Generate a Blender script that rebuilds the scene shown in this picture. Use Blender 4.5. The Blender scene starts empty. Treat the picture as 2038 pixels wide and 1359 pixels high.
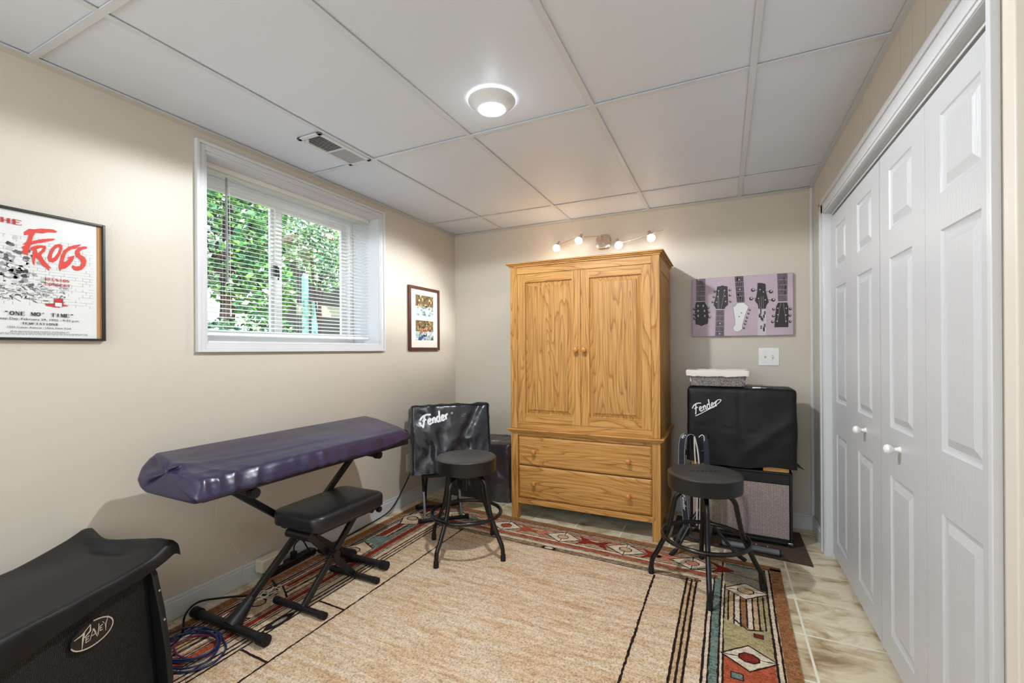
import bpy, bmesh, math, random
from mathutils import Vector, Matrix, noise
from mathutils.geometry import tessellate_polygon
random.seed(7)
PI = math.pi
sc = bpy.context.scene
col = sc.collection

# ------------------------------------------------------------------ camera, world, light, exposure
F_PX, YAW, ROLL, CY, CX, CAM_H = 890.3, .4419, -.006, 696.8, 1019.0, 1.20
fwd = Vector((-math.sin(YAW), math.cos(YAW), 0)); rgt = Vector((math.cos(YAW), math.sin(YAW), 0)); upv = Vector((0, 0, 1))
R_ = rgt*math.cos(ROLL) + upv*math.sin(ROLL); U_ = -rgt*math.sin(ROLL) + upv*math.cos(ROLL)
cam_d = bpy.data.cameras.new('camera'); cam = bpy.data.objects.new('camera', cam_d); col.objects.link(cam)
cam_d.sensor_width = 36; cam_d.lens = F_PX/2038*36; cam_d.shift_y = (CY-679.5)/2038; cam_d.clip_start = .02
m = Matrix.Identity(4)
for i in range(3):
    m[i][0], m[i][1], m[i][2] = R_[i], U_[i], -fwd[i]
m[0][3], m[1][3], m[2][3] = 0, 0, CAM_H
cam.matrix_world = m
sc.camera = cam

def at(px, py, x=None, y=None, z=None):
    """point of the place seen at a photo pixel, on the plane x=, y= or z="""
    r = (px-CX)/F_PX; u = -(py-CY)/F_PX
    d = R_*r + U_*u + fwd
    t = x/d.x if x is not None else y/d.y if y is not None else (z-CAM_H)/d.z
    return Vector((0, 0, CAM_H)) + d*t

sc.view_settings.view_transform = 'Standard'; sc.view_settings.look = 'None'
sc.view_settings.exposure = 0.05; sc.view_settings.gamma = 1.0
sc.view_settings.use_curve_mapping = False
w = bpy.data.worlds.new('world'); sc.world = w; w.use_nodes = True
bg = w.node_tree.nodes['Background']; bg.inputs[0].default_value = (.80, .92, 1, 1); bg.inputs[1].default_value = 2.4

def lamp(name, kind, loc, energy, color=(1, 1, 1), **kw):
    l = bpy.data.lights.new(name, kind); l.energy = energy; l.color = color
    rot = kw.pop('rot', None)
    for k, v in kw.items(): setattr(l, k, v)
    o = bpy.data.objects.new(name, l); o.location = loc; col.objects.link(o)
    if rot: o.rotation_euler = rot
    return o
# daylight on the garden, coming over the house
lamp('sun', 'SUN', (0, 0, 10), 7.0, (1, .95, .85), angle=.01, rot=(math.radians(35), math.radians(38), 0))

lamp('rear_fill_light', 'AREA', (-.98, -1.86, 1.5), 12, (.80, .92, 1), shape='RECTANGLE', size=1.95, size_y=1.18, rot=(math.radians(97), 0, 0))  # fill light added behind the camera, not from a known window
# ------------------------------------------------------------------ room measures (metres, floor z = 0)
XL, XR, YB, YF, ZC = -2.246, .535, 3.521, -1.75, 2.26
RUG = .009

# ------------------------------------------------------------------ helpers
class MB:
    def __init__(s): s.v = []; s.f = []; s.mi = []; s.M = None
    def add(s, vs, fs, mi=0, M=None):
        b = len(s.v); M = M or s.M
        s.v += [tuple(M @ Vector(p)) if M else tuple(p) for p in vs]
        s.f += [tuple(b+i for i in f) for f in fs]; s.mi += [mi]*len(fs); return s
    def box(s, x0, x1, y0, y1, z0, z1, mi=0, M=None):
        vs = [(x, y, z) for z in (z0, z1) for y in (y0, y1) for x in (x0, x1)]
        return s.add(vs, [(0, 2, 3, 1), (4, 5, 7, 6), (0, 1, 5, 4), (2, 6, 7, 3), (0, 4, 6, 2), (1, 3, 7, 5)], mi, M)
    def tube(s, pts, r, n=10, mi=0, cap=True, closed=False, rx=None):
        pts = [Vector(p) for p in pts]; N = len(pts); rs = r if isinstance(r, (list, tuple)) else [r]*N
        vs = []; prev = None
        for i, p in enumerate(pts):
            a = pts[i-1] if (i > 0 or closed) else p; b = pts[(i+1) % N] if (i < N-1 or closed) else p
            t = (b-a); t = t.normalized() if t.length > 1e-9 else Vector((0, 0, 1))
            if prev is None:
                ref = Vector((0, 0, 1)) if abs(t.z) < .9 else Vector((1, 0, 0)); u = t.cross(ref).normalized()
            else:
                u = (prev - t*prev.dot(t)); u = u.normalized() if u.length > 1e-6 else t.orthogonal().normalized()
            prev = u; w_ = t.cross(u)
            for k in range(n):
                a_ = 2*PI*(k+.5)/n; vs.append(p + (u*math.cos(a_) + w_*math.sin(a_)*(rx or 1))*rs[i])
        fs = []
        for i in range(N if closed else N-1):
            for k in range(n):
                a_ = i*n+k; b_ = i*n+(k+1) % n; c = ((i+1) % N)*n
                fs.append((a_, b_, c+(k+1) % n, c+k))
        if cap and not closed:
            fs.append(tuple(reversed(range(n)))); fs.append(tuple((N-1)*n+k for k in range(n)))
        return s.add(vs, fs, mi)
    def lathe(s, prof, n=32, mi=0, M=None, cap=True):
        vs = []; fs = []
        for r, z in prof:
            for k in range(n): vs.append((r*math.cos(2*PI*k/n), r*math.sin(2*PI*k/n), z))
        for i in range(len(prof)-1):
            for k in range(n): fs.append((i*n+k, i*n+(k+1) % n, (i+1)*n+(k+1) % n, (i+1)*n+k))
        if cap:
            fs.append(tuple(reversed(range(n)))); fs.append(tuple((len(prof)-1)*n+k for k in range(n)))
        return s.add(vs, fs, mi, M)
    def bar(s, a, b, w_, h, mi=0, up=(0, 0, 1)):
        a = Vector(a); b = Vector(b); t = (b-a).normalized(); u = Vector(up); sd = t.cross(u)
        sd = sd.normalized() if sd.length > 1e-4 else Vector((1, 0, 0)); u = sd.cross(t).normalized()
        vs = [p + sd*i*w_/2 + u*j*h/2 for p in (a, b) for i, j in ((-1, -1), (1, -1), (1, 1), (-1, 1))]
        return s.add(vs, [(3, 2, 1, 0), (4, 5, 6, 7), (0, 1, 5, 4), (1, 2, 6, 5), (2, 3, 7, 6), (3, 0, 4, 7)], mi)
    def quadgrid(s, fn, nu, nv, mi=0):
        vs = [fn(i/nu, j/nv) for j in range(nv+1) for i in range(nu+1)]
        fs = [(j*(nu+1)+i, j*(nu+1)+i+1, (j+1)*(nu+1)+i+1, (j+1)*(nu+1)+i) for j in range(nv) for i in range(nu)]
        return s.add(vs, fs, mi)
    def build(s, name, mats, parent=None, bevel=0, seg=2, smooth=35, fixn=True):
        me = bpy.data.meshes.new(name); me.from_pydata(s.v, [], s.f)
        if not isinstance(mats, (list, tuple)): mats = [mats]
        for mt in mats: me.materials.append(mt)
        me.polygons.foreach_set('material_index', s.mi)
        if fixn:
            bm = bmesh.new(); bm.from_mesh(me); bmesh.ops.recalc_face_normals(bm, faces=bm.faces); bm.to_mesh(me); bm.free()
        me.polygons.foreach_set('use_smooth', [True]*len(me.polygons))
        me.update()
        try: me.set_sharp_from_angle(angle=math.radians(smooth))
        except Exception: pass
        o = bpy.data.objects.new(name, me); col.objects.link(o)
        if parent: o.parent = parent
        if bevel:
            b = o.modifiers.new('bevel', 'BEVEL'); b.width = bevel; b.segments = seg; b.limit_method = 'ANGLE'; b.angle_limit = math.radians(40)
            b.harden_normals = False
        return o
def thing(name, label, cat, loc=(0, 0, 0), rz=0, group=None):
    o = bpy.data.objects.new(name, None); col.objects.link(o); o.location = loc; o.rotation_euler = (0, 0, rz)
    o.empty_display_size = .05
    return tag(o, label, cat, group)
def tag(o, label, cat, group=None):
    o['label'] = label; o['category'] = cat
    if group: o['group'] = group
    return o
def struct(o, label=None):
    o['kind'] = 'structure'
    if label: o['label'] = label
    return o
def dup(root, loc, rz, label):
    r = root.copy(); col.objects.link(r); r.location = loc; r.rotation_euler = (0, 0, rz); r['label'] = label
    for ch in list(root.children):
        c = ch.copy(); col.objects.link(c); c.parent = r
        for g in list(ch.children):
            d = g.copy(); col.objects.link(d); d.parent = c
    return r
def smooth_path(pts, n=8, closed=False):
    pts = [Vector(p) for p in pts]; N = len(pts); out = []
    for i in range(N if closed else N-1):
        p0 = pts[(i-1) % N] if (closed or i > 0) else pts[0]; p1 = pts[i]; p2 = pts[(i+1) % N]
        p3 = pts[(i+2) % N] if (closed or i+2 < N) else pts[-1]
        for k in range(n):
            t = k/n
            out.append(.5*((2*p1)+(-p0+p2)*t+(2*p0-5*p1+4*p2-p3)*t*t+(-p0+3*p1-3*p2+p3)*t**3))
    if not closed: out.append(pts[-1])
    return out

# ------------------------------------------------------------------ materials
def lin(c): return tuple((x/12.92 if x <= .04045 else ((x+.055)/1.055)**2.4) for x in c)
def rgb(r, g, b): return lin((r/255, g/255, b/255))
class NT:
    def __init__(s, mat): s.t = mat.node_tree; s.n = s.t.nodes; s.b = s.n['Principled BSDF']
    def node(s, typ, **kw):
        nd = s.n.new(typ)
        for k, v in kw.items():
            if k.startswith('i_'):
                key = k[2:]; key = int(key) if key.isdigit() else key.replace('_', ' ')
                nd.inputs[key].default_value = v
            else: setattr(nd, k, v)
        return nd
    def link(s, a, b): s.t.links.new(a, b)
    def coords(s, scale=(1, 1, 1), loc=(0, 0, 0), rot=(0, 0, 0), gen='Object'):
        tc = s.node('ShaderNodeTexCoord'); mp = s.node('ShaderNodeMapping')
        mp.inputs['Scale'].default_value = scale; mp.inputs['Location'].default_value = loc; mp.inputs['Rotation'].default_value = rot
        s.link(tc.outputs[gen], mp.inputs[0]); return mp.outputs[0]
    def ramp(s, fac, stops):
        r = s.node('ShaderNodeValToRGB'); els = r.color_ramp.elements
        while len(els) < len(stops): els.new(.5)
        for e, (p, c) in zip(els, stops): e.position = p; e.color = (*c, 1)
        s.link(fac, r.inputs[0]); return r.outputs[0]
    def bump(s, h, strength, dist=.01, prev=None):
        b = s.node('ShaderNodeBump', i_Strength=strength, i_Distance=dist); s.link(h, b.inputs['Height'])
        if prev: s.link(prev, b.inputs['Normal'])
        return b.outputs[0]
def mk(name, c, rough=.5, metal=0, bump=None, vary=None, spec=.5, coat=0, sheen=0):
    mt = bpy.data.materials.new(name); mt.use_nodes = True; t = NT(mt); b = t.b
    b.inputs['Base Color'].default_value = (*c, 1); b.inputs['Roughness'].default_value = rough; b.inputs['Metallic'].default_value = metal
    b.inputs['Specular IOR Level'].default_value = spec; b.inputs['Coat Weight'].default_value = coat
    if sheen: b.inputs['Sheen Weight'].default_value = sheen
    if vary:
        sc_, amt = vary[0], vary[1]; st = vary[2] if len(vary) > 2 else (1, 1, 1)
        nz = t.node('ShaderNodeTexNoise', i_Scale=sc_, i_Detail=4.0); t.link(t.coords(st), nz.inputs['Vector'])
        lo = tuple(max(0, x*(1-amt)) for x in c); hi = tuple(min(1, x*(1+amt)) for x in c)
        t.link(t.ramp(nz.outputs[0], [(.3, lo), (.7, hi)]), b.inputs['Base Color'])
    if bump:
        nz = t.node('ShaderNodeTexNoise', i_Scale=bump[0], i_Detail=3.0); st = bump[2] if len(bump) > 2 else (1, 1, 1)
        t.link(t.coords(st), nz.inputs['Vector'])
        t.link(t.bump(nz.outputs[0], bump[1], .004), b.inputs['Normal'])
    return mt
def emis(name, c, strength):
    mt = bpy.data.materials.new(name); mt.use_nodes = True; b = mt.node_tree.nodes['Principled BSDF']
    b.inputs['Base Color'].default_value = (*c, 1); b.inputs['Emission Color'].default_value = (*c, 1); b.inputs['Emission Strength'].default_value = strength
    return mt
WALL_C = rgb(206, 199, 186)
M_wall = mk('wall_paint', WALL_C, .42, bump=(90, .10), vary=(1.5, .015))
M_ceil = mk('ceiling_panel', rgb(218, 225, 236), .45, bump=(3, .05), vary=(1.2, .015))
M_tbar = mk('ceiling_grid', rgb(210, 215, 222), .35)
M_gap = mk('dark_gap', rgb(60, 56, 50), .9)
M_trim = mk('white_trim_paint', rgb(213, 215, 218), .30, bump=(30, .04))
M_door = mk('white_door_paint', rgb(200, 202, 205), .38, bump=(14, .22, (1, 14, 1)))
M_white = mk('white_plastic', rgb(238, 238, 236), .35)
M_ivory = mk('ivory_plastic', rgb(214, 206, 186), .45)
M_black = mk('black_powder_coat', rgb(14, 15, 17), .40, bump=(300, .05))
M_blackgloss = mk('black_tube_paint', rgb(10, 11, 13), .25)
M_rubber = mk('black_rubber', rgb(20, 21, 23), .6, spec=.3)
M_vinyl = mk('black_vinyl', rgb(22, 24, 28), .38, bump=(160, .10))
M_vinyl_top = mk('worn_vinyl_top', rgb(56, 53, 52), .42, bump=(120, .10), vary=(9, .18))
M_chrome = mk('chrome', (.75, .75, .76), .15, 1)
M_nickel = mk('brushed_nickel', (.62, .52, .44), .28, 1)
M_blackframe = mk('black_picture_frame', rgb(28, 26, 26), .35)
M_tolex = mk('black_tolex', rgb(14, 15, 18), .5, bump=(260, .3))
M_label = mk('white_lettering', rgb(235, 236, 240), .5)
M_brownframe = mk('mahogany_frame', rgb(84, 42, 28), .3, vary=(20, .2))
M_mat_white = mk('white_mount_board', rgb(236, 232, 226), .7)
M_cardboard = mk('cardboard_backing', rgb(190, 146, 104), .8, vary=(8, .06))
M_paper = mk('poster_paper', rgb(224, 226, 226), .35)

def fabric(name, c, rough, scale, strength, c2=None):
    mt = mk(name, c, rough); t = NT(mt)
    n1 = t.node('ShaderNodeTexNoise', i_Scale=scale, i_Detail=5.0, i_Roughness=.55, i_Distortion=.8); t.link(t.coords(), n1.inputs['Vector'])
    n2 = t.node('ShaderNodeTexNoise', i_Scale=scale*.35, i_Detail=2.0, i_Distortion=1.5); t.link(t.coords(), n2.inputs['Vector'])
    b1 = t.bump(n2.outputs[0], strength, .05); t.link(t.bump(n1.outputs[0], strength*.55, .02, b1), t.b.inputs['Normal'])
    if c2: t.link(t.ramp(n2.outputs[0], [(.35, c), (.7, c2)]), t.b.inputs['Base Color'])
    t.b.inputs['Specular IOR Level'].default_value = .75 if 'satin' in name or 'nylon' in name else .4
    return mt
M_cover_shiny = fabric('shiny_nylon_cover', rgb(20, 22, 32), .27, 6, .6)
M_cover_grey = fabric('grey_nylon_cover', rgb(60, 55, 58), .28, 7, .7)
M_cover_matte = fabric('black_fabric_cover', rgb(7, 7, 11), .52, 4, .45)
M_cloth_black = fabric('black_vinyl_cover', rgb(12, 12, 15), .5, 2.2, .25)
M_purple = fabric('purple_satin_cover', rgb(28, 22, 52), .33, 5.0, .20, rgb(42, 32, 72))

def oak(name, grain='Z', tint=1.0):
    mt = bpy.data.materials.new(name); mt.use_nodes = True; t = NT(mt)
    st = {'Z': (1, 1, .10), 'X': (.10, 1, 1), 'Y': (1, .10, 1)}[grain]
    tc = t.node('ShaderNodeTexCoord'); oi = t.node('ShaderNodeObjectInfo')
    add = t.node('ShaderNodeVectorMath', operation='ADD'); mul = t.node('ShaderNodeVectorMath', operation='SCALE'); mul.inputs['Scale'].default_value = 3.0
    t.link(tc.outputs['Object'], add.inputs[0])
    comb = t.node('ShaderNodeCombineXYZ'); t.link(oi.outputs['Random'], comb.inputs[1]); t.link(comb.outputs[0], mul.inputs[0])
    t.link(mul.outputs[0], add.inputs[1])
    mp = t.node('ShaderNodeMapping'); mp.inputs['Scale'].default_value = st; t.link(add.outputs[0], mp.inputs[0])
    # warped coordinates: contour bands of a stretched noise give cathedral figure
    big = t.node('ShaderNodeTexNoise', i_Scale=5.5, i_Detail=2.5, i_Roughness=.45, i_Distortion=.3); t.link(mp.outputs[0], big.inputs['Vector'])
    m1 = t.node('ShaderNodeMath', operation='MULTIPLY'); m1.inputs[1].default_value = 30.0; t.link(big.outputs[0], m1.inputs[0])
    fr = t.node('ShaderNodeMath', operation='FRACT'); t.link(m1.outputs[0], fr.inputs[0])
    a = rgb(200*tint, 150*tint, 84*tint); b_ = rgb(186*tint, 134*tint, 68*tint); c_ = rgb(158*tint, 106*tint, 48*tint)
    bands = t.ramp(fr.outputs[0], [(0, c_), (.10, b_), (.45, a), (.90, a), (1, c_)])
    mp2 = t.node('ShaderNodeMapping'); mp2.inputs['Scale'].default_value = tuple(x if x < 1 else 3.5 for x in st); t.link(add.outputs[0], mp2.inputs[0])
    fine = t.node('ShaderNodeTexNoise', i_Scale=34.0, i_Detail=3.0); t.link(mp2.outputs[0], fine.inputs['Vector'])
    fcol = t.ramp(fine.outputs[0], [(.38, (.68, .62, .54)), (.56, (1, 1, 1))])
    mx = t.node('ShaderNodeMix', data_type='RGBA', blend_type='MULTIPLY'); mx.inputs[0].default_value = .8
    t.link(bands, mx.inputs[6]); t.link(fcol, mx.inputs[7]); t.link(mx.outputs[2], t.b.inputs['Base Color'])
    t.b.inputs['Roughness'].default_value = .50; t.b.inputs['Specular IOR Level'].default_value = .35
    t.link(t.bump(fine.outputs[0], .06, .003), t.b.inputs['Normal'])
    return mt
M_oak_v = oak('oak_vertical_grain', 'Z'); M_oak_h = oak('oak_horizontal_grain', 'X'); M_oak_y = oak('oak_side_grain', 'Z', 1.0)
M_oak_panel = oak('oak_door_panel', 'Z', .97)
M_oak_knob = mk('oak_knob', rgb(196, 128, 66), .35, vary=(30, .12))
M_block = mk('wood_block', rgb(206, 150, 84), .6, vary=(60, .25, (.3, 1, 1)))

def tile_mat():
    mt = bpy.data.materials.new('travertine_tile'); mt.use_nodes = True; t = NT(mt)
    mp = t.coords(loc=(-.303, -2.52, 0))
    br = t.node('ShaderNodeTexBrick'); br.offset = 0; br.squash = 1
    for k, v in (('Scale', 1), ('Mortar Size', .0048), ('Mortar Smooth', .1), ('Brick Width', .305), ('Row Height', .303), ('Bias', 0)): br.inputs[k].default_value = v
    br.inputs['Color1'].default_value = (1, 1, 1, 1); br.inputs['Color2'].default_value = (.86, .84, .80, 1); br.inputs['Mortar'].default_value = (1, 1, 1, 1)
    t.link(mp, br.inputs['Vector'])
    nz = t.node('ShaderNodeTexNoise', i_Scale=4.5, i_Detail=9.0, i_Roughness=.66, i_Distortion=.5); t.link(t.coords((1, 1.6, 1)), nz.inputs['Vector'])
    base = t.ramp(nz.outputs[0], [(.34, rgb(158, 132, 94)), (.44, rgb(206, 188, 152)), (.55, rgb(236, 226, 200)), (.70, rgb(220, 198, 158))])
    mx = t.node('ShaderNodeMix', data_type='RGBA', blend_type='MULTIPLY'); mx.inputs[0].default_value = 1
    t.link(base, mx.inputs[6]); t.link(br.outputs[0], mx.inputs[7])
    mg = t.node('ShaderNodeMix', data_type='RGBA'); t.link(br.outputs['Fac'], mg.inputs[0]); t.link(mx.outputs[2], mg.inputs[6]); mg.inputs[7].default_value = (*rgb(236, 230, 212), 1)
    t.link(mg.outputs[2], t.b.inputs['Base Color']); t.b.inputs['Roughness'].default_value = .38
    inv = t.node('ShaderNodeMath', operation='SUBTRACT'); inv.inputs[0].default_value = 1; t.link(br.outputs['Fac'], inv.inputs[1])
    t.link(t.bump(inv.outputs[0], .3, .003), t.b.inputs['Normal'])
    return mt
M_tile = tile_mat()

def wool(name, c, c2=None, streak=False):
    mt = bpy.data.materials.new(name); mt.use_nodes = True; t = NT(mt)
    hi = t.node('ShaderNodeTexNoise', i_Scale=150.0, i_Detail=3.0, i_Roughness=.7); t.link(t.coords(), hi.inputs['Vector'])
    c2 = c2 or tuple(x*.62 for x in c)
    base = t.ramp(hi.outputs[0], [(.34, c2), (.52, c), (.72, tuple(min(1, x*1.16) for x in c))])
    if streak:
        st = t.node('ShaderNodeTexNoise', i_Scale=26.0, i_Detail=5.0, i_Roughness=.7); t.link(t.coords((.16, 1.5, 1)), st.inputs['Vector'])
        s2 = t.ramp(st.outputs[0], [(.42, (1, 1, 1)), (.56, (.88, .76, .62)), (.70, (.70, .52, .38))])
        mx = t.node('ShaderNodeMix', data_type='RGBA', blend_type='MULTIPLY'); mx.inputs[0].default_value = .85
        t.link(base, mx.inputs[6]); t.link(s2, mx.inputs[7]); base = mx.outputs[2]
    mid = t.node('ShaderNodeTexNoise', i_Scale=48.0, i_Detail=4.0, i_Roughness=.65); t.link(t.coords((.5, 1.4, 1)), mid.inputs['Vector'])
    mxm = t.node('ShaderNodeMix', data_type='RGBA', blend_type='MULTIPLY'); mxm.inputs[0].default_value = .45 if streak else .85
    t.link(base, mxm.inputs[6]); t.link(t.ramp(mid.outputs[0], [(.36, (.62, .60, .58)), (.56, (1.0, 1.0, 1.0))]), mxm.inputs[7]); base = mxm.outputs[2]
    t.link(base, t.b.inputs['Base Color']); t.b.inputs['Roughness'].default_value = .95; t.b.inputs['Specular IOR Level'].default_value = .1
    t.link(t.bump(hi.outputs[0], .6, .004), t.b.inputs['Normal'])
    return mt
W_beige = wool('rug_beige_wool', rgb(220, 202, 178), rgb(164, 138, 112), True)
W_dark = wool('rug_dark_brown_wool', rgb(46, 34, 32))
W_white = wool('rug_ivory_wool', rgb(222, 208, 186), rgb(184, 166, 144))
W_brown = wool('rug_rust_brown_wool', rgb(160, 112, 74), rgb(104, 66, 40))
W_teal = wool('rug_teal_wool', rgb(118, 138, 128), rgb(54, 68, 68))
W_red = wool('rug_red_wool', rgb(138, 50, 40), rgb(92, 30, 26))
W_rust = wool('rug_orange_wool', rgb(180, 92, 62), rgb(134, 58, 40))
W_tan = wool('rug_tan_wool', rgb(202, 174, 136), rgb(160, 126, 90))
W_olive = wool('rug_olive_wool', rgb(176, 164, 122), rgb(134, 120, 82))
W_pink = wool('rug_terracotta_wool', rgb(196, 128, 104), rgb(150, 88, 70))
W_grey = wool('rug_grey_wool', rgb(158, 152, 136), rgb(118, 112, 100))

# ------------------------------------------------------------------ flat artwork: polygons laid on a real plane
class Art:
    """polygons in 2-D, mapped on a plane; layers stand a hair apart"""
    def __init__(s, fn, step=.0002): s.fn = fn; s.mb = MB(); s.step = step; s.mats = []; s.k = 0
    def mi(s, m_):
        if m_ not in s.mats: s.mats.append(m_)
        return s.mats.index(m_)
    def poly(s, pts, m_, layer=None, jit=0, sub=0):
        if layer is None: s.k += 1; layer = s.k
        if sub:
            q = []
            for i in range(len(pts)):
                a = Vector(pts[i]); b = Vector(pts[(i+1) % len(pts)]); n = max(1, int((b-a).length/sub))
                for k in range(n):
                    p = a.lerp(b, k/n)
                    q.append((p.x+random.uniform(-jit, jit), p.y+random.uniform(-jit, jit)))
            pts = q
        tr = tessellate_polygon([[Vector((p[0], p[1], 0)) for p in pts]])
        s.mb.add([s.fn(p[0], p[1], layer*s.step) for p in pts], [tuple(t) for t in tr], s.mi(m_))
    def rect(s, x0, y0, x1, y1, m_, **kw): s.poly([(x0, y0), (x1, y0), (x1, y1), (x0, y1)], m_, **kw)
    def line(s, pts, w_, m_, layer=None, jit=0, sub=0, closed=False):
        
        if layer is None: s.k += 1; layer = s.k
        P = [Vector(p) for p in pts]
        if sub:
            q = []
            for i in range(len(P)-(0 if closed else 1)):
                a = P[i]; b = P[(i+1) % len(P)]; n = max(1, int((b-a).length/sub)); q += [a.lerp(b, k/n) for k in range(n)]
            if not closed: q.append(P[-1])
            P = q
        N = len(P); ws = w_ if isinstance(w_, (list, tuple)) else None
        vs = []; fs = []
        for i, p in enumerate(P):
            a = P[i-1] if (i or closed) else p; b = P[(i+1) % N] if (i < N-1 or closed) else p
            t = (b-a); t = t.normalized() if t.length > 1e-9 else Vector((1, 0)); n = Vector((-t.y, t.x))
            ww = (ws[min(len(ws)-1, int(round(i*(len(ws)-1)/max(1, N-1))))] if ws else w_)/2
            for sg in (1, -1):
                q = p + n*sg*(ww + random.uniform(-jit, jit)); vs.append(s.fn(q.x, q.y, layer*s.step))
        for i in range(N if closed else N-1):
            j = (i+1) % N; fs.append((2*i, 2*i+1, 2*j+1, 2*j))
        s.mb.add(vs, fs, s.mi(m_))
    def disc(s, x, y, r, m_, n=16, ry=None, **kw):
        s.poly([(x+r*math.cos(2*PI*k/n), y+(ry or r)*math.sin(2*PI*k/n)) for k in range(n)], m_, **kw)
    def text(s, txt, x, y, size, m_, width=None, bold=0, shear=0, layer=None):
        """x = centre, y = baseline; width stretches the line to fit"""
        if layer is None: s.k += 1; layer = s.k
        cu = bpy.data.curves.new('t', 'FONT'); cu.body = txt; cu.size = 1; cu.offset = bold; cu.shear = shear; cu.resolution_u = 3
        ob = bpy.data.objects.new('t', cu); col.objects.link(ob)
        me = bpy.data.meshes.new_from_object(ob)
        vs = [v.co.copy() for v in me.vertices]; fs = [tuple(p.vertices) for p in me.polygons]
        bpy.data.objects.remove(ob); bpy.data.curves.remove(cu); bpy.data.meshes.remove(me)
        x0 = min(v.x for v in vs); x1 = max(v.x for v in vs); k = (width/(x1-x0)) if width else size
        s.mb.add([s.fn(x+(v.x-(x0+x1)/2)*k, y+v.y*size, layer*s.step) for v in vs], fs, s.mi(m_))
    def build(s, name, parent=None): return s.mb.build(name, s.mats, parent, fixn=False)

SERIF = {  # x strokes on a 4 x 6 grid: (kind, points); V thick, T thin
 'H': [('V', (.8, 0), (.8, 6)), ('V', (3.2, 0), (3.2, 6)), ('T', (.8, 3.1), (3.2, 3.1)), ('S', .8, 0), ('S', .8, 6), ('S', 3.2, 0), ('S', 3.2, 6)],
 'T': [('V', (2, 0), (2, 6)), ('T', (.2, 5.8), (3.8, 5.8)), ('T', (.3, 4.6), (.3, 5.9)), ('T', (3.7, 4.6), (3.7, 5.9)), ('S', 2, 0)],
 'E': [('V', (.8, 0), (.8, 6)), ('T', (.3, .2), (3.5, .2)), ('T', (.3, 5.8), (3.4, 5.8)), ('T', (.8, 3.1), (2.6, 3.1)), ('T', (3.5, .1), (3.6, 1.5)), ('T', (3.4, 5.9), (3.4, 4.7)), ('T', (2.6, 2.5), (2.6, 3.7))],
 'R': [('V', (.8, 0), (.8, 6)), ('T', (.3, 5.8), (2.3, 5.8), (3.1, 5.3), (3.1, 3.7), (2.3, 3.1), (.8, 3.1)), ('V', (2.0, 3.1), (3.5, .1)), ('S', .8, 0)],
 'P': [('V', (.8, 0), (.8, 6)), ('T', (.3, 5.8), (2.4, 5.8), (3.3, 5.3), (3.3, 3.5), (2.4, 2.9), (.8, 2.9)), ('S', .8, 0)],
 'U': [('V', (.8, 6), (.8, 1.4), (1.5, .2), (2.4, .2)), ('T', (2.4, .2), (3.2, 1.4), (3.2, 6)), ('S', .8, 6), ('S', 3.2, 6)],
 'N': [('T', (.7, 0), (.7, 6)), ('V', (.7, 6), (3.3, .1)), ('T', (3.3, 0), (3.3, 6)), ('S', .7, 0), ('S', 3.3, 6), ('S', .5, 6)],
 'M': [('T', (.5, 0), (.6, 6)), ('V', (.6, 6), (2, .6)), ('T', (2, .6), (3.4, 6)), ('V', (3.4, 6), (3.5, 0)), ('S', .5, 0), ('S', 3.5, 0), ('S', .5, 6), ('S', 3.5, 6)],
 'I': [('V', (2, 0), (2, 6)), ('S', 2, 0), ('S', 2, 6)],
 'O': [('V', (1.6, 5.8), (.5, 4.2), (.5, 1.8), (1.6, .2)), ('V', (2.4, .2), (3.5, 1.8), (3.5, 4.2), (2.4, 5.8)), ('T', (1.3, 5.8), (2.7, 5.8)), ('T', (1.3, .2), (2.7, .2))],
 'C': [('V', (2.1, 5.8), (.6, 4.4), (.6, 1.6), (2.1, .2)), ('T', (2, .2), (3.5, 1.3)), ('T', (2, 5.8), (3.3, 5.2)), ('T', (3.4, 6), (3.4, 4.3))],
 'A': [('T', (.6, 0), (2, 6)), ('V', (2, 6), (3.4, 0)), ('T', (1.1, 2), (2.9, 2)), ('S', .6, 0), ('S', 3.4, 0)],
 'S': [('T', (3.3, 5.9), (3.3, 4.4)), ('V', (3.2, 5.2), (2, 5.8), (.9, 5), (1.1, 3.7), (2.9, 2.5), (3.2, 1.2), (2, .2), (.8, .9)), ('T', (.7, 0), (.7, 1.6))],
 '"': [('V', (1.3, 6), (1.5, 4.4)), ('V', (2.6, 6), (2.4, 4.4))], "'": [('V', (2, 6), (2, 4.4))], ' ': []}
def serif_text(a, txt, x0, x1, y, h, m_):
    n = len(txt); cw = (x1-x0)/n; kx = cw/4*.92; ky = h/6; a.k += 1; L = a.k
    for i, ch in enumerate(txt):
        ox = x0+i*cw
        for st in SERIF.get(ch, []):
            if st[0] == 'S':
                a.line([(ox+(st[1]-.75)*kx, y+st[2]*ky+(.12 if st[2] < 3 else -.12)*ky), (ox+(st[1]+.75)*kx, y+st[2]*ky+(.12 if st[2] < 3 else -.12)*ky)], .32*ky, m_, layer=L+1)
            else: a.line([(ox+p[0]*kx, y+p[1]*ky) for p in st[1:]], (1.15*kx if st[0] == 'V' else .62*ky), m_, layer=L)
    a.k += 1

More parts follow.
